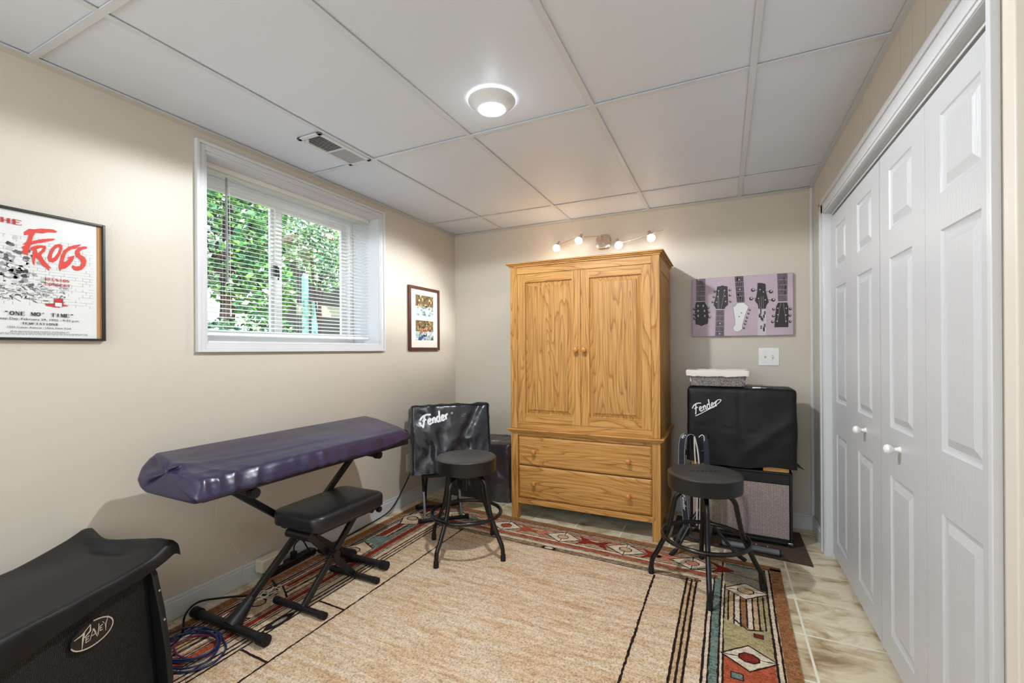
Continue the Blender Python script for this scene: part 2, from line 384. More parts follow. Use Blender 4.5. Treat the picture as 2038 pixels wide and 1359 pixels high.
# ================================================================== THE ROOM
def build_room():
    mb = MB().box(XL-.3, XR+.9, YF-.1, YB+.15, -.1, 0)
    struct(mb.build('floor', M_tile), 'cream travertine tile floor')
    # ceiling: panels lying on a T-bar grid
    xs = [XL, -1.752, -1.132, -.512, .107, XR+.75]; ys = [YF, -.484-1.2, -.484, .717, 1.918, 3.119, YB]; ys = sorted(set(ys))
    mb = MB().box(XL-.3, XR+.9, YF-.1, YB+.15, ZC+.03, ZC+.1, 1)
    for i in range(5):
        for j in range(len(ys)-1):
            a, b = xs[i], xs[i+1]; c, d = ys[j], ys[j+1]
            mb.box(a+.003, b-.003, c+.003, d-.003, ZC+.006, ZC+.016, 0)
    ce = struct(mb.build('ceiling', [M_ceil, M_gap]), 'smooth white suspended ceiling panels')
    g = MB(); hw = .0118
    for x in xs[1:-1]: g.box(x-hw, x+hw, YF, YB, ZC, ZC+.003); g.box(x-.003, x+.003, YF, YB, ZC+.003, ZC+.02)
    for y in ys[1:-1]: g.box(XL, XR, y-hw, y+hw, ZC-.0005, ZC+.0025); g.box(XL, XR, y-.003, y+.003, ZC+.003, ZC+.02)
    g.box(XL, XL+.02, YF, YB, ZC-.001, ZC+.002); g.box(XR-.022, XR, YF, YB, ZC-.001, ZC+.002)
    g.box(XL, XR, YB-.02, YB, ZC-.001, ZC+.002)
    struct(g.build('trim_1', M_tbar), 'ceiling grid bars')
    g = MB().box(XL, XL+.0015, YF, YB, ZC-.016, ZC); g.box(XL, XR, YB-.0015, YB, ZC-.014, ZC)
    struct(g.build('trim_2', mk('wall_angle', rgb(196, 188, 172), .5)), 'painted wall angle under the ceiling')
    # left wall with the window opening
    oy0, oy1, oz0, oz1 = 1.315, 2.505, 1.25, 2.155
    W0 = XL-.33
    mb = MB().box(W0, XL, YF-.1, oy0, 0, ZC+.1).box(W0, XL, oy1, YB+.15, 0, ZC+.1).box(W0, XL, oy0, oy1, 0, oz0).box(W0, XL, oy0, oy1, oz1, ZC+.1)
    struct(mb.build('wall_left', M_wall), 'beige painted wall with the window')
    struct(MB().box(XL-.3, XR+.9, YB, YB+.12, 0, ZC+.1).build('wall_back', M_wall), 'beige painted wall behind the armoire')
    struct(MB().box(XL-.3, -1.98, YF-.12, YF, 0, ZC+.1).box(.02, XR+.9, YF-.12, YF, 0, ZC+.1).box(-1.98, .02, YF-.12, YF, 0, .87).box(-1.98, .02, YF-.12, YF, 2.13, ZC+.1).build('wall_front', M_wall), 'beige wall behind the camera')
    # right wall: grooved panelling with the closet opening y 1.29..3.06, up to z 1.96
    cy0, cy1, cz = 1.345, 3.105, 1.975
    mb = MB()
    gr = [3.40, 3.142, 2.78, 2.344, 2.244, 1.896, 1.792, 1.69, 1.45, 1.20, 1.08, .80, .45, .33, 0, -.4, -.55, -.9, -1.3]
    edges = [YB]+gr+[YF-.1]
    for a, b in zip(edges, edges[1:]):
        hi, lo = a-.0015, b+.0015
        segs = []
        if hi > cy1: segs.append((max(lo, cy1), hi, 0, ZC+.1))
        if lo < cy0: segs.append((lo, min(hi, cy0), 0, ZC+.1))
        if lo < cy1 and hi > cy0: segs.append((max(lo, cy0), min(hi, cy1), cz, ZC+.1))
        for s0, s1, z0, z1 in segs: mb.box(XR, XR+.02, s0, s1, z0, z1)
    mb.box(XR+.003, XR+.09, YF-.1, cy0, 0, ZC+.1, 0).box(XR+.003, XR+.09, cy1, YB+.12, 0, ZC+.1, 0).box(XR+.003, XR+.09, cy0, cy1, cz, ZC+.1, 0)
    struct(mb.build('wall_right', M_wall), 'beige grooved panelling above and beside the closet')
    # closet interior
    mb = MB().box(XR+.70, XR+.8, cy0-.3, cy1+.3, 0, ZC+.1).box(XR+.09, XR+.7, cy1+.2, cy1+.3, 0, ZC+.1).box(XR+.09, XR+.7, cy0-.3, cy0-.2, 0, ZC+.1)
    struct(mb.build('wall_closet', M_gap), 'dark inside of the closet')
    # closet casing (mitred profile) and jambs
    mb = MB(); cw = .085
    def casing_side(y0, y1, z1):      # y0 inner edge, y1 outer edge
        s = 1 if y1 > y0 else -1
        for a, b, d in ((0, .012, .010), (.012, .060, .014), (.060, cw, .020)):
            mb.box(XR-d, XR, *sorted((y0+s*a, y0+s*b)), 0, z1+b)
    casing_side(cy1, cy1+cw, cz); 
    for a, b, d in ((0, .010, .008), (.010, .034, .012), (.034, .044, .018)): mb.box(XR-d, XR, cy0-b, cy0-a, 0, cz+b)
    for a, b, d in ((0, .012, .010), (.012, .060, .014), (.060, cw, .020)):
        mb.box(XR-d, XR, cy0-b, cy1+b, cz+a, cz+b)
    mb.box(XR-.006, XR+.09, cy1-.001, cy1+.006, 0, cz).box(XR-.006, XR+.09, cy0-.006, cy0+.001, 0, cz).box(XR-.006, XR+.09, cy0, cy1, cz-.001, cz+.006)
    mb.box(XR+.028, XR+.05, cy0, cy1, cz-.012, cz)           # door track
    struct(mb.build('trim_3', M_trim, bevel=.002), 'white casing round the closet doors')
    struct(MB().box(XR-.022, XR, 1.200, 1.243, 0, ZC).build('trim_5', mk('cream_trim', rgb(222, 216, 204), .4), bevel=.003), 'cream upright trim board beyond the closet casing')
    # bifold leaves
    Xd = XR+.026; L = (cy1-cy0-.012)/4; zt, zb = cz-.03, .03
    def leaf(y0, y1, parent, name='door_leaf'):
        mb = MB(); f = lambda y, z, d: (Xd-d, y, z)
        st = .105*(y1-y0)/.435
        P = [(1.640, 1.865), (.905, 1.535), (.125, .725)]
        pz = [(zb, P[2][0]), (P[2][1], P[1][0]), (P[1][1], P[0][0]), (P[0][1], zt)]
        a, b = y0+st, y1-st
        T = .03
        mb.add([f(y0, zb, 0), f(y1, zb, 0), f(y1, zt, 0), f(y0, zt, 0), f(y0, zb, -T), f(y1, zb, -T), f(y1, zt, -T), f(y0, zt, -T)], [(4, 5, 6, 7), (0, 1, 5, 4), (1, 2, 6, 5), (2, 3, 7, 6), (3, 0, 4, 7)])
        mb.add([f(y0, zb, 0), f(a, zb, 0), f(a, zt, 0), f(y0, zt, 0)], [(0, 1, 2, 3)]); mb.add([f(b, zb, 0), f(y1, zb, 0), f(y1, zt, 0), f(b, zt, 0)], [(0, 1, 2, 3)])
        for z0, z1 in pz: mb.add([f(a, z0, 0), f(b, z0, 0), f(b, z1, 0), f(a, z1, 0)], [(0, 1, 2, 3)])
        for z0, z1 in P:
            prof = [(0, 0), (.004, -.004), (.012, -.0075), (.018, -.0085), (.040, -.001), (.042, 0)]
            vs = []
            for ins, d in prof: vs += [f(a+ins, z0+ins, d), f(b-ins, z0+ins, d), f(b-ins, z1-ins, d), f(a+ins, z1-ins, d)]
            fs = [(4*i+k, 4*i+(k+1) % 4, 4*i+4+(k+1) % 4, 4*i+4+k) for i in range(len(prof)-1) for k in range(4)]
            n = 4*(len(prof)-1); fs.append((n, n+1, n+2, n+3)); mb.add(vs, fs)
        return mb.build(name, M_door, parent, smooth=20)
    for k, (ya, lab) in enumerate(((cy0+.003, 'white panelled bifold door nearest the camera'), (cy0+.009+2*L, 'white panelled bifold door beside the amplifiers'))):
        r = thing('door_%d' % (k+1), lab, 'door', (0, 0, 0)); r['kind'] = 'structure'; del r['category']
        leaf(ya, ya+L-.0015, r); leaf(ya+L, ya+2*L-.0015, r)
        yk = (ya+2*L-.21) if k == 0 else ya+.205
        M = Matrix.Translation((Xd, yk, .84)) @ Matrix.Rotation(-PI/2, 4, 'Y')
        kb = MB().lathe([(.011, 0), (.008, .006), (.006, .016), (.010, .022), (.016, .028), (.0175, .035), (.014, .043), (.006, .047)], 20, 0, M)
        kb.build('door_knob', M_white, r)
    # baseboards
    def base(name, boxes, lab):
        mb = MB()
        for b in boxes: mb.box(*b)
        struct(mb.build(name, M_trim, bevel=.003), lab)
    base('baseboard_left', [(XL, XL+.013, YF, YB, 0, .085), (XL, XL+.008, YF, YB, .085, .10)], 'white baseboard along the window wall')
    base('baseboard_back', [(XL, XR, YB-.013, YB, 0, .085), (XL, XR, YB-.008, YB, .085, .10)], 'white baseboard behind the armoire')
    base('baseboard_right', [(XR-.013, XR, cy1+cw, YB, 0, .085), (XR-.008, XR, cy1+cw, YB, .085, .10), (XR-.013, XR, YF, cy0-.062, 0, .085)], 'white baseboard beside the closet')
    # corner bead
    struct(MB().tube([(XR-.008, YB-.008, .1), (XR-.008, YB-.008, ZC)], .011, 10).build('trim_4', M_trim), 'white corner bead')
    # made-up window frame behind the camera, added around the frontal fill light
    w2 = thing('fill_window', 'wide white window frame added behind the camera for fill light', 'w'); w2['kind'] = 'structure'; del w2['category']
    mb = MB()
    for b in ((-2.02, -1.96, .85, 2.15), (.0, .06, .85, 2.15), (-1.96, .0, .85, .91), (-1.96, .0, 2.09, 2.15), (-1.0, -.96, .91, 2.09)): mb.box(b[0], b[1], YF-.03, YF+.02, b[2], b[3])
    mb.build('window_frame', M_trim, w2, bevel=.003)
    return oy0, oy1, oz0, oz1

OY0, OY1, OZ0, OZ1 = build_room()

# ------------------------------------------------------------------ window
def build_window():
    oy0, oy1, oz0, oz1 = OY0, OY1, OZ0, OZ1
    win = thing('window_1', 'white vinyl slider window with a mini blind', 'w'); win['kind'] = 'structure'; del win['category']
    mb = MB(); cw = .051
    for a, b, d in ((0, .010, .010), (.010, .036, .014), (.036, cw, .022)):
        mb.box(XL, XL+d, oy0-b, oy0-a, oz0-b, oz1+b).box(XL, XL+d, oy1+a, oy1+b, oz0-b, oz1+b)
        mb.box(XL, XL+d, oy0-a, oy1+a, oz1+a, oz1+b).box(XL, XL+d, oy0-a, oy1+a, oz0-b, oz0-a)
    mb.build('window_casing', M_trim, win, bevel=.002)
    xw = -2.50; t = .004
    mb = MB().box(xw-.06, XL+.004, oy0, oy0+t, oz0, oz1).box(xw-.06, XL+.004, oy1-t, oy1, oz0, oz1).box(xw-.06, XL+.004, oy0, oy1, oz1-t, oz1).box(xw-.06, XL+.004, oy0, oy1, oz0, oz0+t)
    mb.build('window_jamb', M_trim, win)
    mb = MB(); fr = .035
    def ring(y0, y1, z0, z1, w_, x0, x1):
        mb.box(x0, x1, y0, y0+w_, z0, z1).box(x0, x1, y1-w_, y1, z0, z1).box(x0, x1, y0+w_, y1-w_, z0, z0+w_).box(x0, x1, y0+w_, y1-w_, z1-w_, z1)
    ring(oy0+t, oy1-t, oz0+t, oz1-t, .028, xw-.05, xw+.012)
    mb.build('window_frame', M_white, win, bevel=.002)
    mid = 1.895
    for (a, b, x) in ((oy0+.03, mid+.03, xw-.012), (mid-.03, oy1-.03, xw-.036)):
        mb = MB(); ring(a, b, oz0+.03, oz1-.03, .042, x-.018, x+.006)
        s = mb.build('window_sash', M_white, win, bevel=.003)
        g = bpy.data.materials.get('window_glass')
        if not g:
            g = bpy.data.materials.new('window_glass'); g.use_nodes = True; tt = NT(g)
            tr = tt.node('ShaderNodeBsdfTransparent'); gl = tt.node('ShaderNodeBsdfGlossy'); gl.inputs['Roughness'].default_value = .02
            mx = tt.node('ShaderNodeMixShader'); mx.inputs[0].default_value = .04
            tt.link(tr.outputs[0], mx.inputs[1]); tt.link(gl.outputs[0], mx.inputs[2]); tt.link(mx.outputs[0], tt.n['Material Output'].inputs[0])
        MB().box(x-.008, x-.004, a+.04, b-.04, oz0+.07, oz1-.07).build('window_pane', g, s)
    mb = MB().box(xw-.005, xw+.012, 1.862, 1.882, 1.665, 1.735); mb.tube([(xw+.012, 1.872, 1.70), (xw+.03, 1.872, 1.715), (xw+.034, 1.872, 1.665), (xw+.028, 1.872, 1.64)], .005, 8)
    mb.build('window_latch', M_blackframe, win)
    # mini blind, hanging in the opening
    bl = thing('window_blind', 'white mini blind with open slats hanging in the window', 'blind', (-2.345, (oy0+oy1)/2, oz1-.004))
    y0, y1 = oy0+.008-(oy0+oy1)/2, oy1-.008-(oy0+oy1)/2
    Z = lambda z: z-(oz1-.004)
    MB().box(-.02, .02, y0, y1, -.026, 0).build('headrail', M_white, bl, bevel=.002)
    ms = mk('blind_slat', rgb(246, 247, 248), .35); tn = NT(ms); tl_ = tn.node('ShaderNodeBsdfTranslucent'); tl_.inputs[0].default_value = (.9, .92, .95, 1); mx_ = tn.node('ShaderNodeMixShader'); mx_.inputs[0].default_value = .45; tn.link(tn.b.outputs[0], mx_.inputs[1]); tn.link(tl_.outputs[0], mx_.inputs[2]); tn.link(mx_.outputs[0], tn.n['Material Output'].inputs[0])
    mb = MB(); n = 36; zt, zb = 2.115, 1.312
    for i in range(n):
        z = Z(zt-(zt-zb)*i/(n-1))
        prof = [(-.0125, -.0018), (-.006, -.0002), (0, .0003), (.006, -.0002), (.0125, -.0018)]
        vs = [(px_, y, z+pz_-px_*.26+.0005*s) for y in (y0, y1) for s in (1, -1) for px_, pz_ in prof]
        fs = []
        for k in range(4):
            fs += [(k, k+1, 11+k, 10+k), (5+k, 15+k, 16+k, 6+k)]
        fs += [(0, 10, 15, 5), (4, 9, 19, 14)]
        mb.add(vs, fs)
    mb.build('slats', ms, bl, smooth=60)
    MB().box(-.013, .013, y0, y1, Z(1.283), Z(1.300)).build('bottom_rail', M_white, bl, bevel=.003)
    for yy in (y0+.14, 0, y1-.14):
        MB().tube([(.0135, yy, Z(2.12)), (.0135, yy, Z(1.30))], .0006, 5).tube([(-.0135, yy, Z(2.12)), (-.0135, yy, Z(1.30))], .0006, 5).build('ladder_cord', M_white, bl)
    mb = MB().tube([(.024, 1.462-(oy0+oy1)/2, Z(2.10)), (.026, 1.465-(oy0+oy1)/2, Z(1.56))], .005, 6)
    mb.build('tilt_wand', mk('grey_wand', rgb(150, 152, 158), .3), bl)
    MB().tube([(.024, 1.478-(oy0+oy1)/2, Z(2.12)), (.026, 1.48-(oy0+oy1)/2, Z(1.42))], .0012, 5).tube([(.026, 1.48-(oy0+oy1)/2, Z(1.42)), (.026, 1.48-(oy0+oy1)/2, Z(1.385))], .004, 6).build('pull_cord', M_white, bl)
build_window()

# ------------------------------------------------------------------ garden outside
def build_garden():
    mg = mk('garden_ground', rgb(150, 140, 110), .95, vary=(3, .3))
    mb = MB(); mb.quadgrid(lambda u, v: (-2.62-16*u, -4+24*v, .9+.035*16*u+.12*noise.noise(Vector((u*8, v*10, 0)))), 30, 30)
    struct(mb.build('ground', mg), 'sloping garden ground outside the window')
    leafm = []
    for nme, c in (('leaf_bright', (120, 182, 82)), ('leaf_mid', (66, 146, 84)), ('leaf_deep', (32, 96, 68)), ('leaf_pale', (206, 228, 206))):  # leaf_pale also paints the foliage's light highlights as leaf colour
        l = mk(nme, rgb(*c), .45, vary=(5, .25)); t = NT(l)
        t.b.inputs['Subsurface Weight'].default_value = 0
        t.b.inputs['Transmission Weight'].default_value = 0
        leafm.append(l)
    bark = mk('bark', rgb(58, 44, 36), .9, bump=(20, .5, (1, 1, .2)))
    def tree(name, lab, loc, h, blobs, n, mix, size=.09, cat='tree', trunk=.09):
        t = thing(name, lab, cat, loc)
        mb = MB()
        for k in range(n):
            bx, by, bz, r = random.choice(blobs)
            d = Vector((random.gauss(0, 1), random.gauss(0, 1), random.gauss(0, 1))).normalized()*r*random.uniform(.45, 1)**.5
            p = Vector((bx, by, bz))+d
            a = Vector((random.uniform(-1, 1), random.uniform(-1, 1), random.uniform(-.7, .7))).normalized(); b = a.orthogonal().normalized()
            c = a.cross(b)*random.uniform(-1, 1)+b*.4; c = (c-a*c.dot(a)).normalized(); s = size*random.uniform(.6, 1.3)
            mi = random.choices(range(4), mix)[0]
            nn = a.cross(c)*s*.1
            mb.add([p-a*s*.5, p+c*s*.26+nn, p+a*s*.5, p-c*s*.26+nn, ], [(0, 1, 2, 3)], mi)
        mb.build('foliage', leafm, t, fixn=False)
        mt = MB().tube([(0, 0, -.3), (.04, .02, h*.4), (-.03, .05, h*.8)], [trunk, trunk*.8, trunk*.4], 8)
        for bx, by, bz, r in blobs[:4]: mt.tube([(0, .02, h*.35), (bx*.6, by*.6, (h*.35+bz)/2), (bx, by, bz)], [trunk*.5, trunk*.35, trunk*.15], 6)
        mt.build('trunk', bark, t)
        return t
    tree('leafy_tree', 'bright green leafy tree seen through the left pane', (-5.2, 3.25, 1.05), 2.6,
         [(0, -.1, 1.5, .55), (.1, .35, 2.0, .5), (0, -.5, 2.2, .6), (.2, .3, .9, .4), (0, -.7, 1.2, .5), (0, -.2, 2.8, .6), (.1, .35, 1.3, .35)], 7500, (6, 5, 2, 3), .085)
    tree('backdrop_tree', 'tall dark tree behind the porch outside', (-10.5, 7.4, 1.3), 4,
         [(0, 0, 2.0, 1.3), (0, 1.4, 3.0, 1.3), (0, -1.6, 2.6, 1.4), (0, 2.6, 2.0, 1.2), (0, -.4, 4.0, 1.3), (0, -2.6, 1.6, 1.2), (0, 3.4, 3.6, 1.3)], 9000, (3, 5, 4, 4), .2)
    tree('flowering_bush', 'pale blossoming bush seen through the right pane', (-4.15, 3.62, 1.0), 1.5,
         [(0, -.05, 1.30, .24), (.0, .12, 1.05, .18), (0, -.10, 1.65, .24), (0, .10, 1.48, .2), (0, .26, 1.22, .16)], 3600, (3, 4, 2, 7), .045, 'bush', .02)
    tree('low_shrub', 'dark low shrub under the leafy tree outside', (-4.0, 2.75, 1.0), .5,
         [(0, 0, .35, .22), (0, -.3, .3, .2), (0, .25, .35, .2)], 1500, (1, 4, 7, 2), .05, 'shrub', .02)
    # covered porch of the house next door
    p = thing('porch', 'covered porch with pale beams and turquoise posts outside the right pane', 'porch', (-5.6, 5.2, 1.0))
    pw = mk('porch_siding', rgb(112, 116, 112), .8, vary=(4, .1)); pb = mk('porch_beam', rgb(186, 190, 160), .7); pr = mk('porch_roof', rgb(150, 138, 118), .7); pp = mk('turquoise_post', rgb(128, 186, 182), .5)
    MB().box(-1.0, -.9, -.2, 2.4, -.3, 1.9).build('wall', pw, p)
    for k in range(8): MB().bar((.62, -.62+.36*k, 1.66), (-.9, -.62+.36*k, 1.72), .06, .10).build('rafter', pb, p)
    MB().bar((.66, -.75, 1.56), (.66, 2.2, 1.56), .09, .14).build('beam', pb, p)
    MB().bar((-.1, -.55, .82), (-.1, 2.2, .82), .10, .16).build('rail_beam', pb, p)
    MB().box(-1.2, .78, -.85, 2.4, 1.76, 1.84).build('roof', pr, p)
    MB().box(.76, .80, -.87, 2.42, 1.72, 1.88).build('fascia', mk('porch_fascia', rgb(216, 176, 160), .6), p)
    for q in ((.60, -1.02+.0, 1.20), (.0, -.35, .95)):
        MB().box(q[0]-.03, q[0]+.03, q[1]-.03, q[1]+.03, -.2, q[2]).build('post', pp, p)
build_garden()

# ------------------------------------------------------------------ rug
def build_rug():
    BL = Vector((-2.160, 2.930)); BR = Vector((.268, 2.808)); FL = Vector((-2.166, -.55)); FR = Vector((.215, -.55))
    W, H = 2.42, 3.42
    def P(u, v, d):
        s = u/W; t = v/H
        p = (BL*(1-s)+BR*s)*(1-t) + (FL*(1-s)+FR*s)*t
        # the woven edges are slightly wavy
        p = p + Vector((.003*noise.noise(Vector((v*2.2, 1.3, 0))), .004*noise.noise(Vector((u*2.0, 5.1, 0)))))
        return (p.x, p.y, RUG+d)
    a = Art(P, .00012); J = dict(jit=.0014, sub=.014)
    nb = 60
    body = MB()
    ring = [(u/nb*W, 0) for u in range(nb)]+[(W, v/nb*H) for v in range(nb)]+[(W-u/nb*W, H) for u in range(nb)]+[(0, H-v/nb*H) for v in range(nb)]
    top = [P(u, v, 0) for u, v in ring]; n = len(top)
    a.mb.add([(x, y, .0005) for x, y, z in top]+top, [(i, (i+1) % n, n+(i+1) % n, n+i) for i in range(n)], a.mi(W_brown))
    a.mb.quadgrid(lambda s, t: P(s*W, t*H, 0), 40, 50, a.mi(W_beige))
    # frames: (distance from edge, width, material) for right / left / back
    def frame(dr, dl, db, w_, m_, l=1):
        a.line([(W-dr, H), (W-dr, db)], w_, m_, layer=l, **J); a.line([(dl, db), (dl, H)], w_, m_, layer=l, **J); a.line([(dl-w_/2, db), (W-dr+w_/2, db)], w_, m_, layer=l, **J)
    frame(.026, .034, .026, .052, W_brown, 1)
    frame(.057, .070, .054, .008, W_dark, 2); frame(.067, .078, .062, .010, W_white, 1); frame(.079, .086, .070, .009, W_dark, 3)
    # right border
    def R(d): return W-d
    a.rect(R(.265), .30, R(.083), H, W_olive, layer=1, **J)
    a.line([(R(.270), .32), (R(.270), H)], .009, W_white, layer=3, **J); a.line([(R(.2785), .06), (R(.2785), H)], .008, W_dark, layer=4, **J); a.line([(R(.263), .32), (R(.263), H)], .007, W_dark, layer=4, **J)
    a.line([(R(.296), .27), (R(.296), H)], .028, W_teal, layer=3, **J); a.line([(R(.313), .27), (R(.313), H)], .007, W_dark, layer=4, **J)
    a.line([(R(.322), .27), (R(.322), H)], .012, W_white, layer=3, **J); a.line([(R(.333), .27), (R(.333), H)], .009, W_dark, layer=4, **J)
    # triple line frame
    for i, d in enumerate((.394, .417, .440)):
        a.line([(R(d), H), (R(d), .335-.012*i+.024)], .010, W_dark, layer=4, **J)
    a.rect(R(.44), .36, R(.39), H, W_tan, layer=2, **J)
    a.line([(R(.598), .385), (R(.598), H)], .010, W_dark, layer=4, jit=.0025, sub=.012)
    # corner square top right
    a.rect(R(.265), .085, R(.083), .30, W_grey, layer=2, **J); a.rect(R(.262), .07, R(.10), .095, W_teal, layer=3, **J)
    a.line([(R(.262), .175), (R(.10), .215)], .005, W_dark, layer=5, **J); a.line([(R(.105), .08), (R(.105), .30)], .008, W_dark, layer=5, **J)
    a.rect(R(.095), .12, R(.083), .20, W_red, layer=3); a.rect(R(.100), .13, R(.083), .24, W_red, layer=6, **J)
    def diamond(cx, cy, hx, hy, fill=W_white, core=W_rust, l=6, skew=0, line=None):
        pts = [(cx-hx, cy-skew), (cx, cy-hy), (cx+hx, cy+skew), (cx, cy+hy)]
        a.poly(pts, fill, layer=l, **J); a.line(pts, .007, W_dark, layer=l+1, closed=True, **J)
        if line == 'x': a.line([(cx-hx, cy-skew), (cx+hx, cy+skew)], .005, W_dark, layer=l+1, **J)
        if line == 'y': a.line([(cx, cy-hy), (cx, cy+hy)], .005, W_dark, layer=l+1, **J)
        k = .030; oc = [(cx+k*1.25*math.cos(PI/8+q*PI/4), cy+k*1.0*math.sin(PI/8+q*PI/4)) for q in range(8)]
        a.poly(oc, core, layer=l+2, **J); a.line(oc, .006, W_dark, layer=l+3, closed=True, **J)
    cxr = R(.172)
    k = 0; y = .350
    cores = [W_tan, W_red, W_rust, W_teal, W_red, W_tan, W_red]
    fills = [W_olive, W_rust, W_olive, W_red, W_olive, W_rust]
    while y < H:
        diamond(cxr, y, .098, .082, W_white, cores[k % 7], 8, -.012, 'x')
        y2 = y+.54
        if k % 2 == 0:      # striped house
            xs = [.246, .222, .196, .170, .146, .122, .100]
            mats = [W_tan, W_white, W_brown, W_white, W_tan, W_olive]
            for i in range(6): a.rect(R(xs[i]), y+.03, R(xs[i+1]), y+.33, mats[i], layer=3, **J)
            for x in xs: a.line([(R(x), y+.02), (R(x), y+.33)], .007, W_dark, layer=4, **J)
            a.poly([(R(.262), y+.29), (R(.170), y+.36), (R(.085), y+.31), (R(.085), y+.45), (R(.262), y+.45)], W_olive, layer=5, **J)
            a.line([(R(.225), y+.28), (R(.170), y+.345), (R(.11), y+.32)], .008, W_dark, layer=6, **J)
            a.rect(R(.147), y+.36, R(.115), y+.385, W_red, layer=7); a.line([(R(.148), y+.358), (R(.114), y+.358), (R(.114), y+.387), (R(.148), y+.387)], .005, W_dark, layer=8, closed=True)
        else:
            a.rect(R(.262), y, R(.085), y+.46, W_rust, layer=3, **J)
            a.rect(R(.235), y+.11, R(.195), y+.145, W_teal, layer=6); a.line([(R(.235), y+.11), (R(.195), y+.11), (R(.195), y+.145), (R(.235), y+.145)], .006, W_dark, layer=7, closed=True)
        y = y2; k += 1
    # left border
    a.rect(.088, .10, .33, H, W_tan, layer=1, **J)
    for u0, u1, m_, va, vb in ((.092, .108, W_grey, .17, 1.0), (.092, .108, W_pink, 1.0, H), (.112, .128, W_white, .17, H), (.135, .172, W_red, .17, .95), (.140, .165, W_red, 1.05, 1.34), (.140, .160, W_brown, 1.6, H), (.178, .196, W_tan, .17, H), (.212, .242, W_teal, .17, .92), (.212, .228, W_white, .92, H), (.232, .242, W_pink, .92, H), (.264, .300, W_red, .17, 1.15), (.268, .296, W_red, 1.15, 1.75), (.264, .300, W_rust, 1.75, H)):
        a.line([((u0+u1)/2, va), ((u0+u1)/2, vb)], u1-u0, m_, layer=3, **J)
    for u in (.090, .110, .131, .176, .200, .208, .246, .258, .309, .322): a.line([(u, .17), (u, H)], .0068, W_dark, layer=4, **J)
    a.line([(.252, .17), (.252, H)], .007, W_white, layer=4, **J); a.line([(.316, .17), (.316, H)], .008, W_white, layer=3, **J)
    for i, d in enumerate((.362, .386, .410)): a.line([(d, .335), (d, H)], .0095, W_dark, layer=4, **J)
    a.line([(.580, .335), (.580, H)], .009, W_dark, layer=4, jit=.002, sub=.012)
    for v, c in ((.35, W_white), (.62, W_teal), (.90, W_white), (1.5, W_white), (2.1, W_white)):
        if c is W_teal: a.poly([(.10, v+.20), (.15, v+.06), (.24, v+.04), (.26, v+.20), (.18, v+.16)], W_teal, layer=5, **J); continue
        hy = .115 if v < 1.2 else .15
        pts = [(.075, v), (.13, v-hy), (.245, v-hy*.6), (.25, v+hy*.6), (.14, v+hy)]
        a.poly(pts, W_beige, layer=6, **J); a.line(pts, .008, W_dark, layer=7, closed=True, **J)
        oc = [(.155+.042*math.cos(PI/8+q*PI/4), v+.035*math.sin(PI/8+q*PI/4)) for q in range(8)]
        a.poly(oc, W_tan, layer=8, **J); a.line(oc, .008, W_dark, layer=9, closed=True, **J)
    for v in (1.36, 1.74): a.line([(.415, v), (.58, v)], .011, W_dark, layer=5, **J)
    for v in (1.55, 2.3):
        oc = [(.386+.028*math.cos(PI/8+q*PI/4), v+.075*math.sin(PI/8+q*PI/4)) for q in range(8)]
        a.poly(oc, W_dark, layer=6, **J); a.poly([(.386+(x-.386)*.45, v+(y_-v)*.5) for x, y_ in oc], W_grey, layer=7, **J)
    # back border
    u0, u1 = .30, R(.30)
    for v, w_, m_ in ((.100, .022, W_pink), (.130, .020, W_tan), (.165, .018, W_rust), (.205, .016, W_tan), (.262, .024, W_rust)):
        a.line([(u0, v), (u1, v)], w_, m_, layer=3, **J)
    for v in (.088, .115, .142, .155, .178, .194, .217, .246, .278, .288, .328, .344, .360):
        a.line([(u0 if v < .3 else .36, v), (u1 if v < .3 else R(.385), v)], .0055 if v < .3 else .0085, W_dark, layer=4, **J)
    a.line([(u0, .283), (u1, .283)], .006, W_white, layer=4, **J); a.line([(u0, .232), (u1, .232)], .010, W_white, layer=4, **J)
    cen = [.40, .815, 1.225, 1.62, 1.99]
    for i, c in enumerate(cen):
        diamond(c, .158, .115, .078, W_white, (W_tan, W_rust, W_tan, W_tan, W_pink)[i], 8, 0, 'y')
        m_ = (W_teal, W_rust, W_red, W_red, W_red)[i]
        a.poly([(c+.09, .092), (c+.21, .150), (c+.205, .165), (c+.09, .225), (c+.13, .158)], m_, layer=7, **J)
        a.poly([(c-.09, .092), (c-.19, .150), (c-.185, .165), (c-.09, .225), (c-.13, .158)], m_ if i in (1, 3) else W_pink, layer=7, **J)
    for u in (1.20,):
        oc = [(u+.048*math.cos(PI/8+q*PI/4), .344+.022*math.sin(PI/8+q*PI/4)) for q in range(8)]
        a.poly(oc, W_dark, layer=6, **J); a.poly([(u+(x-u)*.6, .344+(y_-.344)*.55) for x, y_ in oc], W_white, layer=7, **J)
    for u in (.56, 2.03): a.rect(u-.016, .336, u+.016, .352, W_dark, layer=6); a.rect(u-.008, .340, u+.008, .348, W_red, layer=7)
    # back-left corner block
    a.poly([(.09, .085), (.30, .085), (.30, .17), (.09, .17)], W_rust, layer=5, **J)
    a.line([(.09, .17), (.30, .20)], .006, W_dark, layer=6, **J); a.line([(.30, .085), (.30, .33)], .006, W_dark, layer=6, **J)
    o = a.build('area_rug'); tag(o, 'large beige wool rug with a geometric tribal border on the tile floor', 'rug')
build_rug()

